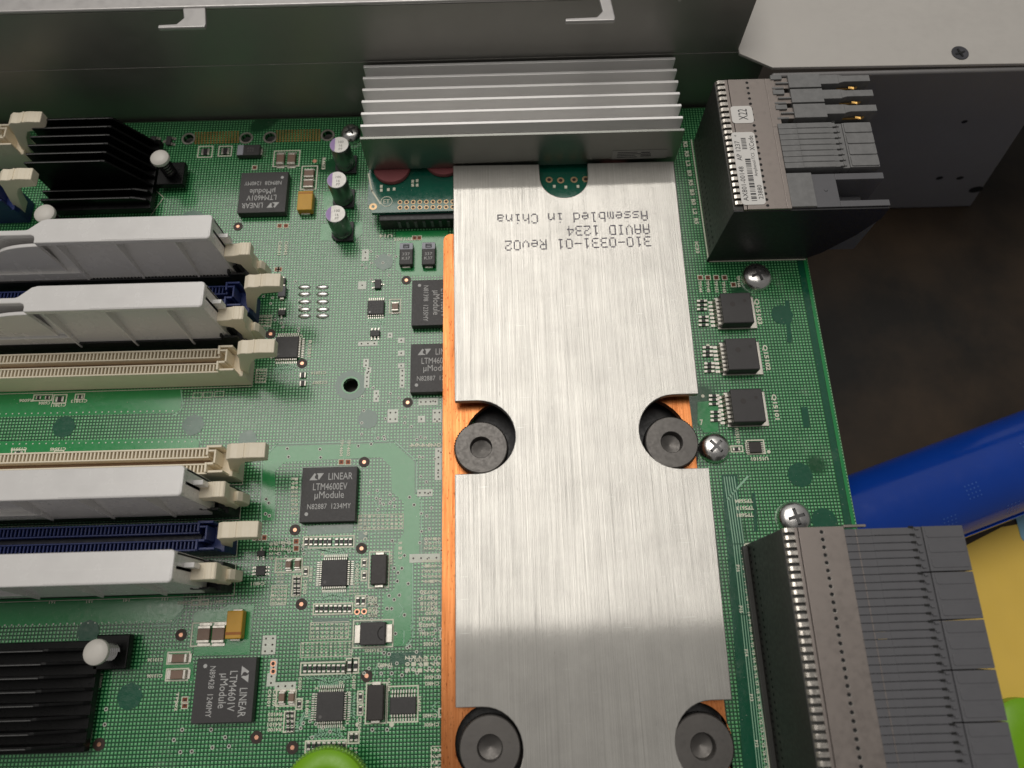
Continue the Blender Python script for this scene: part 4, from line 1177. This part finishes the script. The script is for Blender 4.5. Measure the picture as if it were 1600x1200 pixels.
def push_pin(px, py, z, r, label, tabs=True, sm=None):
    x, y = P(px, py, z)
    root = empty('push_pin', (x, y, 0))
    tag(root, label, 'push pin', 'white heat sink push pins')
    MB().lathe([(r * 0.98, z - 0.10), (r, z - 0.06), (r * 0.96, z + 0.0), (r * 0.75, z + 0.05), (r * 0.4, z + 0.075), (0.02, z + 0.08)], n=32).build('cap', M_WHITE, root, smooth=True)
    MB().lathe([(r * 0.35, 0.0), (r * 0.35, z - 0.09)], n=16).build('stem', M_WHITE, root, smooth=True)
    sp = MB()
    n, turns = 90, 6
    for k in range(n):
        a0, a1 = k / n * turns * 2 * math.pi, (k + 1) / n * turns * 2 * math.pi
        z0, z1 = 0.42 + (z - 0.55) * k / n, 0.42 + (z - 0.55) * (k + 1) / n
        rr = r * 0.62; w2 = 0.03
        vs = []
        for (a, zz) in ((a0, z0), (a1, z1)):
            vs += [(rr * math.cos(a), rr * math.sin(a), zz - w2), ((rr + w2) * math.cos(a), (rr + w2) * math.sin(a), zz), (rr * math.cos(a), rr * math.sin(a), zz + w2), ((rr - w2) * math.cos(a), (rr - w2) * math.sin(a), zz)]
        sp.add(vs, [(0, 1, 5, 4), (1, 2, 6, 5), (2, 3, 7, 6), (3, 0, 4, 7)])
    sp.build('spring', sm or M_FIN, root, smooth=True)
    if tabs: MB().box(-0.42, 0.42, -0.42, 0.42, 0.18, 0.42).build('mounting_ear', M_FIN, root, bevel=0.03)
push_pin(249, 246, 1.2, 0.29, 'white push pin at the right of the rear black heat sink')
push_pin(149, 1019, 1.15, 0.31, 'white push pin on the near left black heat sink', True, M_STEEL)
push_pin(69, 333, 1.3, 0.31, 'white push pin beside the rearmost grey cover, at its far side')

# ------------------------------------------------------------------ aluminium finned heat sink on its daughter board
DBZ = 0.66
db = empty('daughter_board', (0, 0, DBZ - 0.12))
tag(db, 'small teal daughter board raised under the finned aluminium heat sink', 'circuit board')
MB().prism([(-4.20, 13.0), (-4.06, 12.66), (4.6, 12.66), (4.6, 16.2), (-4.22, 16.2)], 0, 0.12).build('laminate', M_DAUGHTER, db)
g = MB(); k = MB(); d = MB()
for i in range(19):
    for j in range(2):
        x, y = P(625 + 10.3 * i, (316 if j == 0 else 324.5) - 0.12 * i, DBZ)
        g.ring(x, y, 0.048, 0.072, 0.126, 14); d.disc(x, y, 0.048, 0.126, 10)
x, y = P(583, 323, DBZ); g.ring(x, y, 0.05, 0.12, 0.126, 18)
for q in ((858, 281), (876, 282), (897, 281), (915, 280)):
    x, y = P(*q, DBZ); g.ring(x, y, 0.06, 0.11, 0.126, 16); d.disc(x, y, 0.06, 0.126, 12)
x, y = P(604, 315, DBZ); k.ring(x, y, 0.165, 0.185, 0.128, 24); text(k, 'ET', x, y, 0.128, wd=0.20, ht=0.15)
for q in ((596, 292), (596, 298), (607, 297), (616, 296), (645, 284), (652, 283), (652, 290), (645, 290), (866, 292), (884, 293), (903, 292)):
    x, y = P(*q, DBZ); k.box(x - 0.04, x + 0.04, y - 0.05, y + 0.05, 0.12, 0.15)
k.line([P(576, 272, DBZ), P(581, 298, DBZ), P(594, 318, DBZ)], 0.05, 0.126)
g.build('gold_ring', pm('tinned_gold', (0.60, 0.42, 0.24), 0.4, 0.9), db); d.build('pin_end', M_VIA, db); k.build('white_printing', M_SILK, db)
pinhdr = MB().box(-3.85, 4.3, 12.46, 12.98, 0.0, DBZ - 0.125).build('pin_header', M_BLACKPL, bevel=0.015)
tag(pinhdr, 'long black pin header holding up the teal daughter board', 'connector')
cut = MB()
for i in range(22):
    cut.box(-3.3 + 0.254 * i, -3.22 + 0.254 * i, 12.44, 12.459, 0.12, 0.42)
cut.build('contact_window', M_WAFER, pinhdr)

hs = empty('finned_heat_sink', (0.6, 14.1, 0.84))
tag(hs, 'silver heat sink with seven long upright fins at the rear of the board', 'heat sink')
HX0, HX1 = -4.79, 4.77
MB().box(HX0, HX1, 0.02, 2.64, 0, 0.95).build('base_plate', M_FINALU, hs, bevel=0.015)
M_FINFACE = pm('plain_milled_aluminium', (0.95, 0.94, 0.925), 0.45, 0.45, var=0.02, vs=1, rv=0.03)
M_FINFRONT = pm('dark_reflection_aluminium', (0.32, 0.325, 0.30), 0.34, 1.0, var=0.05, vs=2, rv=0.03)  # darker base puts the board's dark reflection into the front fin
for k in range(7):
    y_ = 0.44 * k
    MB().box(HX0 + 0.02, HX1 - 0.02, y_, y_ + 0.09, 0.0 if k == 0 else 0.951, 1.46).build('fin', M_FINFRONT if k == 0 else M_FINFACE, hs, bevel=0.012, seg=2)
lb = MB().box(2.75, 4.42, -0.012, -0.002, 0.22, 0.62).build('foil_label', M_LABELG, hs)
q = MB()
for r_ in range(4):
    q.box(2.9, 2.9 + random.uniform(0.5, 0.9), -0.016, -0.0125, 0.30 + r_ * 0.075, 0.325 + r_ * 0.075)
for r_ in range(3):
    q.box(3.62, 3.62 + random.uniform(0.25, 0.4), -0.016, -0.0125, 0.33 + r_ * 0.085, 0.37 + r_ * 0.085)
q.build('label_print', M_INK, lb)
for (px, wd) in ((612, 0.58), (694, 0.62), (960, 0.6)):
    x, y = P(px, 272, 0.75)
    o = MB().lathe([(wd * 0.96, 0), (wd, 0.07), (wd * 0.96, 0.15)], n=28).build('thermal_pad', M_PINK, loc=(x, 14.22 if px == 612 else 14.48, DBZ + 0.002), smooth=True)
    tag(o, {612: 'pink thermal pad bulging under the left end of the finned heat sink', 694: 'pink thermal pad under the finned heat sink next to the plate corner', 960: 'pink thermal pad under the finned heat sink behind the aluminium plate'}[px], 'thermal pad', 'pink thermal pads')

# ------------------------------------------------------------------ copper plate, aluminium plate, bolts
BOLTS = [(-0.80, 5.075, 0.72), (4.32, 5.07, 0.72), (-0.69, -2.20, 0.73), (4.31, -2.30, 0.73)]
cu = MB()
out = [(-1.87, -6), (5.02, -6), (5.02, 11.9), (-1.65, 11.9)] + circle(-1.65, 11.68, 0.22, 6, H, DN, True)
cu.prism(out, 0.32, 0.56, [circle(-0.06, 5.25, 1.26, 32), circle(3.66, 5.25, 1.24, 32), circle(-0.66, -2.14, 0.88, 32), circle(4.25, -2.22, 0.86, 32)])
o = cu.build('copper_plate', M_COPPER, bevel=0.02)
tag(o, 'bright orange copper plate showing along the left edge of the aluminium plate', 'metal plate')
MB().box(0.6, 3.0, -5.5, 11.5, 0.56, 0.80).build('spacer_block', M_FINALU, o)
MB().box(0.4, 3.2, 6.5, 11.0, 0.0, 0.32).build('pedestal', M_COPPER, o)
MB().box(-1.0, 4.9, -5.8, 11.6, 0.02, 0.035).build('notch_shade_sheet', M_BLACKPL, o)  # added black sheet, keeps the bolt notches looking shadowed

def unotch(cx, cy0, cy1, side):
    r = (cy1 - cy0) / 2
    a = circle(cx, (cy0 + cy1) / 2, r, 18, H, -H, True)
    if side < 0: return a                       # opens to the left, walked from top to bottom
    return [(2 * cx - q[0], q[1]) for q in reversed(a)]
al = [(-1.54, 14.06)]
# rear notch
xa, ya = P(842, 258, 1.0); xb, yb = P(918, 257, 1.0); xc, yc = P(880, 303, 1.0)
rn = (xb - xa) / 2
al = [(-1.54, 14.06), (-1.50, 6.38)] + unotch(-0.88, 4.35, 6.38, -1) + [(-1.50, 4.35), (-1.49, -1.31)] + unotch(-0.85, -3.2, -1.31, -1) + [(-1.48, -3.2), (-1.48, -6), (5.1, -6), (5.10, -3.2)]
al += unotch(4.60, -3.2, -1.31, 1)
al += [(5.10, -1.31), (5.22, 4.33)] + unotch(4.50, 4.33, 6.40, 1) + [(5.18, 6.40), (5.27, 14.0), (xb, 14.01)]
al += [(xb - 0.01, yc + rn * 0.9)] + circle((xa + xb) / 2, yc + rn * 0.8, rn * 0.98, 14, -0.1, -DN + 0.1, True) + [(xa + 0.01, yc + rn * 0.9), (xa, 14.02)]
ap = MB().prism(al, 0.80, 1.0, [circle(1.8, 20, 0.01, 3)] if False else ()).build('aluminium_plate', M_ALU, bevel=0.018)
tag(ap, 'long brushed aluminium heat spreader plate with rounded notches and printed codes', 'metal plate')

FONT = {'A': '01110 10001 10001 11111 10001 10001 10001', 'D': '11110 10001 10001 10001 10001 10001 11110', 'I': '01110 00100 00100 00100 00100 00100 01110', 'V': '10001 10001 10001 10001 10001 01010 00100',
        'R': '11110 10001 10001 11110 10100 10010 10001', 'C': '01110 10001 10000 10000 10000 10001 01110', 'a': '00000 00000 01110 00001 01111 10001 01111', 'b': '10000 10000 11110 10001 10001 10001 11110',
        'd': '00001 00001 01111 10001 10001 10001 01111', 'e': '00000 00000 01110 10001 11111 10000 01110', 'h': '10000 10000 10110 11001 10001 10001 10001', 'i': '00100 00000 01100 00100 00100 00100 01110',
        'l': '01100 00100 00100 00100 00100 00100 01110', 'm': '00000 00000 11010 10101 10101 10101 10101', 'n': '00000 00000 10110 11001 10001 10001 10001', 's': '00000 00000 01111 10000 01110 00001 11110',
        'v': '00000 00000 10001 10001 10001 01010 00100', '0': '01110 10001 10001 10001 10001 10001 01110', '1': '00100 01100 00100 00100 00100 00100 01110', '2': '01110 10001 00001 00110 01000 10000 11111',
        '3': '11110 00001 00001 01110 00001 00001 11110', '4': '00010 00110 01010 10010 11111 00010 00010', '-': '00000 00000 00000 11111 00000 00000 00000'}
et = MB()
def dots(txt, right, left):
    """rotated half a turn: starts at the right end, reads towards the left"""
    x0, y0 = P(*right, 1.0); x1, y1 = P(*left, 1.0)
    n = len(txt)
    adv = (x0 - x1) / (n - 0.2); cell_ = adv / 6.2; rowh = 0.30 / 6
    for i, c in enumerate(txt):
        if c == ' ': continue
        for r_, row in enumerate(FONT[c].split()):
            for q_, bit in enumerate(row):
                if bit == '1':
                    x = x0 - i * adv - q_ * cell_
                    y = y0 + (y1 - y0) * i / n + (r_ - 3) * rowh
                    et.box(x - 0.019, x + 0.019, y - 0.021, y + 0.021, 1.0005, 1.004)
dots('Assembled in China', (1011, 337), (776, 343))
dots('AAVID 1234', (1014, 358), (885, 361))
dots('310-0331-01 Rev02', (1016, 377), (788, 384))
et.build('dot_matrix_print', M_ETCH, ap)

for k, (x, y, r) in enumerate(BOLTS):
    o = MB().lathe([(r * 0.62, 0.0), (r * 0.62, 0.60), (r, 0.62), (r, 0.66), (r * 0.985, 0.94), (r * 0.95, 0.965), (r * 0.42, 0.965), (r * 0.40, 0.95), (r * 0.38, 0.68), (r * 0.20, 0.66), (0.02, 0.62)], n=48).build('shoulder_bolt', M_NUT, loc=(x, y, 0), smooth=True)
    tag(o, ('dark round bolt with hollow centre in the left middle notch of the aluminium plate', 'dark round bolt with hollow centre in the right middle notch of the aluminium plate',
            'dark round bolt cut by the bottom edge, left notch of the aluminium plate', 'dark round bolt cut by the bottom edge, right notch of the aluminium plate')[k], 'bolt', 'dark shoulder bolts')
    MB().lathe([(r + 0.22, 0.004), (r + 0.20, 0.05), (r * 0.7, 0.06)], n=32).build('shade_disc', M_BLACKPL, o)  # added black disc, shades the board seen around the bolt
    rg = MB()
    for j in range(60):
        a = j * math.pi / 30
        rg.add([((r + 0.002) * math.cos(a + s_ * 0.03), (r + 0.002) * math.sin(a + s_ * 0.03), z_) for s_, z_ in ((-1, 0.68), (1, 0.68), (1, 0.92), (-1, 0.92))] + [((r + 0.018) * math.cos(a), (r + 0.018) * math.sin(a), z_) for z_ in (0.69, 0.91)],
               [(0, 4, 5, 3), (4, 1, 2, 5), (0, 1, 4), (3, 5, 2)])
    rg.build('knurling', M_NUTSIDE, o)

# ------------------------------------------------------------------ backplane connectors
def tabs_comb(mb_, x, y0, y1, pitch, zt_):
    n = int((y1 - y0) / pitch)
    for k in range(n):
        ya = y1 - pitch * (k + 1) + pitch * 0.22
        prof = [(x + 0.26, zt_ - 0.05), (x + 0.26, zt_), (x + 0.09, zt_), (x + 0.03, zt_ - 0.025), (x, zt_ - 0.09), (x - 0.01, zt_ - 0.35), (x + 0.04, zt_ - 0.35), (x + 0.06, zt_ - 0.12), (x + 0.11, zt_ - 0.05)]
        mb_.prism_y(prof, ya, ya + pitch * 0.60)
def hole_row(mb_, x, y0, y1, pitch, z, r):
    n = int((y1 - y0) / pitch)
    for k in range(n):
        mb_.disc(x, y1 - pitch * (k + 0.7), r, z, 12)
def side_dimples(mb_, x, y0, y1, pitch):
    n = int((y1 - y0) / pitch)
    for k in range(n):
        for (z, off) in ((0.28, 0.3), (0.62, 0.7)):
            yy = y1 - pitch * (k + off)
            mb_.add([(x, yy + 0.035 * math.cos(a), z + 0.06 * math.sin(a)) for a in [j * math.pi / 4 for j in range(8)]], [tuple(range(7, -1, -1))])

# long connector at the lower right
PT = 0.1735
bc = empty('backplane_connector', (6.23, 2.44, 0))
tag(bc, 'long backplane connector with many grey wafers at the lower right board edge', 'connector', 'backplane connectors')
Y0 = -9.2
MB().box(0.0, 1.40, Y0, -0.01, 0.0, 2.78).build('housing', M_DARKPL, bc, bevel=0.02)
MB().box(-0.14, 0.0, Y0, -0.06, 0.0, 0.16).build('foot', M_DARKPL, bc, bevel=0.02)
t_ = MB()
t_.box(0.28, 0.355, Y0, 0.0, 2.78, 2.852); t_.box(0.37, 1.43, Y0, 0.0, 2.78, 2.86); t_.box(0.02, 0.28, Y0, 0.0, 2.74, 2.77)
t_.box(1.43, 1.95, -0.03, 0.03, 2.74, 2.862)
t_.build('metal_cap', M_SATIN, bc, bevel=0.01)
t_ = MB(); tabs_comb(t_, 0.02, Y0, 0.03, PT, 2.86); t_.build('bent_finger', M_BRIGHT, bc, bevel=0.008)
t_ = MB(); hole_row(t_, 0.895, Y0, 0.0, PT, 2.863, 0.045); t_.build('cap_hole', M_HOLE, bc)
t_ = MB(); hole_row(t_, 0.90, Y0, -0.01, PT, 2.8615, 0.054); t_.build('hole_rim', M_BRIGHT, bc)
t_ = MB(); side_dimples(t_, -0.004, Y0, -0.1, PT); t_.build('side_dimple', M_HOLE, bc)
nw = 44
wf = None
for k in range(nw):
    yy = -0.06 - PT * (k + 1)
    if wf is None:
        w0 = MB()
        w0.box(1.405, 3.00, 0.0, PT - 0.012, 0.5, 2.845)
        w0.box(1.39, 1.405, 0.02, PT - 0.03, 0.5, 2.843)
        w0.box(2.05, 2.99, 0.012, PT - 0.012, 2.845, 2.852)
        wf = w0.build('wafer', M_WAFER, bc, loc=(0, yy, 0), bevel=0.006, seg=1)
    else:
        o = wf.copy(); COL.objects.link(o); o.parent = bc; o.location = (0, yy, 0)
t_ = MB()
for k in range(nw):
    yy = -0.06 - PT * (k + 1)
    t_.box(1.68, 1.70, yy + 0.004, yy + PT - 0.016, 2.845, 2.853)
t_.build('pale_rib', M_SATIN, bc)
gaps = MB()
for k in range(nw):
    yy = -0.06 - PT * k
    gaps.box(2.92 + 0.0, 3.04, yy - 0.035, yy + 0.02, 2.845, 2.856)
gaps.build('notch', M_HOLE, bc)
for g_ in range(8):
    ya = -0.03 - 6 * PT * (g_ + 1); yb = ya + 6 * PT - 0.025
    s_ = MB()
    s_.box(3.01, 3.24, ya, yb, 0.6, 2.80)
    s_.box(3.24, 4.18, ya, yb, 0.6, 2.845)
    for j in range(3):
        u0 = ya + (yb - ya) * j / 3; u1 = ya + (yb - ya) * (j + 1) / 3
        s_.prism(rrect(3.30, 4.15, u0 + 0.075, u1 - 0.02, 0.05, 3), 2.84, 2.858)
    for j in range(6):
        u0 = ya + PT * (j + 0.45)
        s_.box(3.08, 3.17, u0, u0 + 0.05, 2.79, 2.84)
    s_.build('end_block', M_WAFER, bc, bevel=0.012)

# labelled connector at the upper right
tcn = empty('backplane_connector', (6.27, 11.05, 0))
tag(tcn, 'backplane connector with white stickers and three loose grey blades at the upper right', 'connector', 'backplane connectors')
D = 4.42
MB().box(0.0, 1.50, 0.03, D, 0.0, 2.72).build('housing', M_DARKPL, tcn, bevel=0.02)
t_ = MB()
t_.box(0.27, 0.36, 0, D, 2.72, 2.792); t_.box(0.375, 1.45, 0, D, 2.72, 2.80); t_.box(0.02, 0.27, 0, D, 2.68, 2.71)
t_.box(1.45, 1.72, 2.70, D, 2.72, 2.80); t_.box(1.45, 1.58, 0, 2.70, 2.72, 2.80)
for k in range(3):
    y_ = 3.02 + 0.535 * k
    t_.box(1.72, 2.66, y_ - 0.02, y_ + 0.36, 2.60, 2.77)
t_.build('metal_cap', M_SATIN, tcn, bevel=0.01)
t_ = MB(); tabs_comb(t_, 0.02, 0, D + 0.02, 0.196, 2.80); t_.build('bent_finger', M_BRIGHT, tcn, bevel=0.008)
t_ = MB(); hole_row(t_, 0.92, 0.0, D, 0.19, 2.803, 0.045); t_.build('cap_hole', M_HOLE, tcn)
t_ = MB(); side_dimples(t_, -0.004, 0.1, D - 0.1, 0.196); t_.build('side_dimple', M_HOLE, tcn)
# end plate facing the viewer
MB().prism_y([(-0.08, 0.0), (2.95, 0.0), (3.35, 0.35), (3.95, 1.3), (4.30, 2.2), (4.28, 2.70), (0.0, 2.72)], -0.02, 0.028).build('end_plate', M_BLACKPL, tcn, bevel=0.008)
# three single blades
for k in range(3):
    y_ = 3.02 + 0.535 * k
    b = MB()
    b.box(1.62, 1.95, y_ + 0.27, y_ + 0.43, 2.55, 2.83); b.box(1.62, 1.95, y_ - 0.06, y_ - 0.0, 2.55, 2.82)
    b.box(1.75, 2.12, y_ + 0.12, y_ + 0.17, 2.70, 2.825)
    b.box(2.12, 3.05, y_ - 0.05, y_ + 0.43, 2.2, 2.84)
    b.box(3.05, 3.60, y_ + 0.08, y_ + 0.40, 2.2, 2.81)
    b.prism([(3.60, y_ + 0.10), (3.75, y_ + 0.14), (4.52, y_ + 0.14), (4.52, y_ + 0.36), (3.75, y_ + 0.36), (3.60, y_ + 0.40)], 2.2, 2.81)
    b.box(3.05, 4.45, y_ - 0.04, y_ + 0.02, 2.0, 2.45)
    bl = b.build('blade', M_WAFERL, tcn, bevel=0.012)
    gmb = MB()
    gmb.add([(3.95, y_ + 0.12, 2.62), (4.08, y_ + 0.05, 2.67), (4.21, y_ + 0.12, 2.62), (4.21, y_ + 0.07, 2.60), (4.08, y_ - 0.01, 2.65), (3.95, y_ + 0.07, 2.60)], [(0, 1, 4, 5), (1, 2, 3, 4)])
    gmb.box(3.5, 4.2, y_ + 0.085, y_ + 0.105, 2.52, 2.58)
    gmb.build('gold_contact', M_GOLD, bl)
wf = None
for k in range(8):
    yy = 2.80 - 0.19 * (k + 1)
    if wf is None:
        w0 = MB(); w0.box(1.58, 3.20, 0.0, 0.178, 0.5, 2.83); w0.box(2.10, 3.0, 0.012, 0.166, 2.83, 2.838)
        wf = w0.build('wafer', M_WAFERL, tcn, loc=(0, yy, 0), bevel=0.006, seg=1)
    else:
        o = wf.copy(); COL.objects.link(o); o.parent = tcn; o.location = (0, yy, 0)
s_ = MB()
s_.box(3.21, 3.42, 1.28, 2.78, 0.6, 2.76)
for j in range(8): s_.box(3.26, 3.33, 1.33 + 0.19 * j, 1.39 + 0.19 * j, 2.75, 2.80)
s_.box(3.42, 4.24, 1.28, 2.78, 0.6, 2.79)
for j in range(4):
    s_.prism(rrect(3.46, 4.23, 1.31 + 0.375 * j, 1.31 + 0.375 * j + 0.33, 0.04, 3), 2.785, 2.82)
s_.build('end_block', M_WAFERL, tcn, bevel=0.012)
gaps = MB()
for k in range(9): gaps.box(3.12, 3.22, 1.28 + 0.19 * k - 0.03, 1.28 + 0.19 * k + 0.02, 2.83, 2.842)
gaps.build('notch', M_HOLE, tcn)
pb = MB()
pb.box(1.58, 2.28, 0.05, 1.14, 0.4, 2.80)
pb.build('scuffed_block', M_WAFERL, tcn, bevel=0.02)
pb = MB()
pb.box(2.28, 2.95, 0.05, 1.12, 0.4, 2.74); pb.box(2.95, 4.30, 0.92, 1.12, 0.4, 2.74); pb.box(2.95, 4.30, 0.05, 0.24, 0.4, 2.74)
pb.box(2.95, 4.0, 0.24, 0.92, 0.4, 1.9)
pb.lathe([(0.06, 2.735), (0.05, 2.76)], 2.62, 0.6, 12)
pb.build('power_block', M_WAFER, tcn, bevel=0.015)
# stickers
def sticker(px0, py0, px1, py1):
    a = rect(px0, py0, px1, py1, 2.81)
    return a
x, y = P(1159.5, 179, 2.81)
st = MB().prism(rrect(-0.31, 0.31, -0.30, 0.30, 0.10), 0, 0.008).build('sticker', M_STICK, tcn, loc=(x - 6.27, y - 11.05, 2.804))
k = MB(); text(k, 'X22', 0.02, 0.0, 0.0105, wd=0.38, ht=0.26, rot=H); k.build('sticker_print', M_INK, st)
x, y = P(1169, 262, 2.81)
st = MB().prism(rrect(-0.33, 0.33, -1.20, 1.20, 0.10), 0, 0.008).build('sticker', M_STICK, tcn, loc=(x - 6.27, y - 11.05, 2.804))
k = MB()
text(k, 'AX801-00148', -0.20, -0.52, 0.0105, wd=1.12, ht=0.14, rot=H)
text(k, 'AP 1237', -0.20, 0.57, 0.0105, wd=0.66, ht=0.14, rot=H); text(k, '*', -0.22, 1.08, 0.0105, ht=0.07, rot=H)
text(k, 'Amphenol-TCS', 0.20, 0.10, 0.0105, wd=0.78, ht=0.12, rot=H); text(k, 'XCede', 0.20, 0.82, 0.0105, wd=0.50, ht=0.14, rot=H)
text(k, '23880', 0.22, -0.80, 0.0105, wd=0.45, ht=0.13, rot=H)
yy = -1.08
while yy < 0.25:
    wd = random.choice((0.018, 0.018, 0.035, 0.05)); k.flat([(-0.05, yy), (0.10, yy), (0.10, yy + wd), (-0.05, yy + wd)], 0.0105); yy += wd + random.choice((0.02, 0.03, 0.045))
yy = 0.62
while yy < 1.02:
    wd = random.choice((0.018, 0.03)); k.flat([(-0.08, yy), (0.06, yy), (0.06, yy + wd), (-0.08, yy + wd)], 0.0105); yy += wd + 0.025
k.build('sticker_print', M_INK, st)

# ------------------------------------------------------------------ loose things on the bench
zc = TZ + 1.62
ax, ay = P(1290, 838, zc); bx, by = P(1605, 718, zc)
ang = math.atan2(by - ay, bx - ax)
tube = empty('blue_tube', (ax, ay, zc - 1.6), ang)
tag(tube, 'glossy blue plastic tube with rows of dimples lying on the bench beside the board', 'tube')
L = 16; t_ = MB(); n = 48
prof = []
for k in range(n):
    a = k * 2 * math.pi / n
    r = 1.52
    if -2.6 < ((a + math.pi) % (2 * math.pi)) - math.pi < -0.62: r = 1.46
    prof.append((r * math.cos(a), 1.6 + r * math.sin(a)))
vs = [(-1.2, q[0], q[1]) for q in prof] + [(L, q[0], q[1]) for q in prof]
fs = [(i, i + n, (i + 1) % n + n, (i + 1) % n) for i in range(n)] + [tuple(range(n)), tuple(range(2 * n - 1, n - 1, -1))]
fs = [tuple(reversed(f_)) for f_ in fs]
t_.add(vs, fs)
t_.build('tube_body', M_BLUEH, tube, smooth=True)
# raised ridge along the near side
rg = MB()
a = -0.50
cy, cz = 1.56 * math.cos(a + math.pi), 1.6 + 1.56 * math.sin(a + math.pi) + 1.5
MB().prism_x([(-1.535, 1.75), (-1.46, 1.55), (-1.44, 2.12), (-1.475, 2.15)], -1.1, L - 0.1).build('ridge', M_BLUEH, tube, bevel=0.02)
dm = MB()
for (u0, th) in ((4.2, 1.75), (6.6, 1.35), (5.4, 2.45), (8.0, 2.2), (9.6, 1.6), (3.2, 2.2)):
    for i in range(4):
        for j in range(4):
            t2 = th + (j - 1.5) * 0.085; u = u0 + (i - 1.5) * 0.13
            c, s2 = math.cos(t2), math.sin(t2)
            vs = [(u + dx, (1.52 + 0.004) * math.cos(t2 + dt), 1.6 + (1.52 + 0.004) * math.sin(t2 + dt)) for dx, dt in ((-0.025, -0.016), (0.025, -0.016), (0.025, 0.016), (-0.025, 0.016))]
            dm.add(vs, [(0, 1, 2, 3)])
dm.build('dimple', M_BLUEDOT, tube)

MB_y = MB().prism([(8.6, -12), (40, -12), (40, 6.6), (16.6, 3.4), (14.5, 2.5), (8.6, 1.0)], TZ + 0.003, TZ + 0.03)
tag(MB_y.build('yellow_mat', M_YMAT, bevel=0.01), 'yellow mat on the bench under the blue tube, right edge of the picture', 'mat')
x, y = P(1612, 1160, TZ + 0.5)
o = MB().lathe([(1.2, 0.0), (1.25, 0.1), (1.25, 0.5), (1.1, 0.62), (0.5, 0.66), (0.02, 0.66)], n=40).build('lime_cap', M_LIME, loc=(x, y, TZ + 0.031), smooth=True)
tag(o, 'blurred lime green cap lying on the yellow mat at the lower right', 'cap')
x, y = P(1612, 800, TZ + 0.1)
o = MB().prism(rrect(-0.55, 1.6, -1.0, 1.0, 0.2), 0, 0.02).build('pale_blue_card', M_PALE, loc=(x, y, TZ + 0.031))
tag(o, 'pale blue card sliver on the yellow mat below the blue tube', 'card')

# green knurled knob in the near foreground
x, y = P(505, 1246, 1.5)
kb = empty('green_knob', (x, y, 0))
tag(kb, 'lime green knurled knob cut by the bottom edge of the picture', 'knob')
R_ = 0.98
MB().lathe([(R_ * 0.9, 0.9), (R_, 0.95), (R_, 1.30), (R_ * 0.97, 1.42), (R_ * 0.86, 1.50), (R_ * 0.62, 1.54), (R_ * 0.58, 1.53), (R_ * 0.50, 1.47), (0.02, 1.45)], n=72).build('knob_cap', M_LIME, kb, smooth=True)
t_ = MB()
for k in range(72):
    a = k * 2 * math.pi / 72
    t_.add([((R_ - 0.005) * math.cos(a + s_ * 0.028), (R_ - 0.005) * math.sin(a + s_ * 0.028), z) for s_, z in ((-1, 0.96), (1, 0.96), (1, 1.30), (-1, 1.30))] + [((R_ + 0.045) * math.cos(a), (R_ + 0.045) * math.sin(a), z) for z in (0.97, 1.29)],
           [(0, 1, 4), (0, 4, 5, 3), (4, 1, 2, 5), (3, 5, 2)])
t_.build('knurling', M_LIME, kb)
MB().lathe([(0.35, 0.0), (0.35, 0.92)], n=24).build('shaft', M_STEEL, kb, smooth=True)
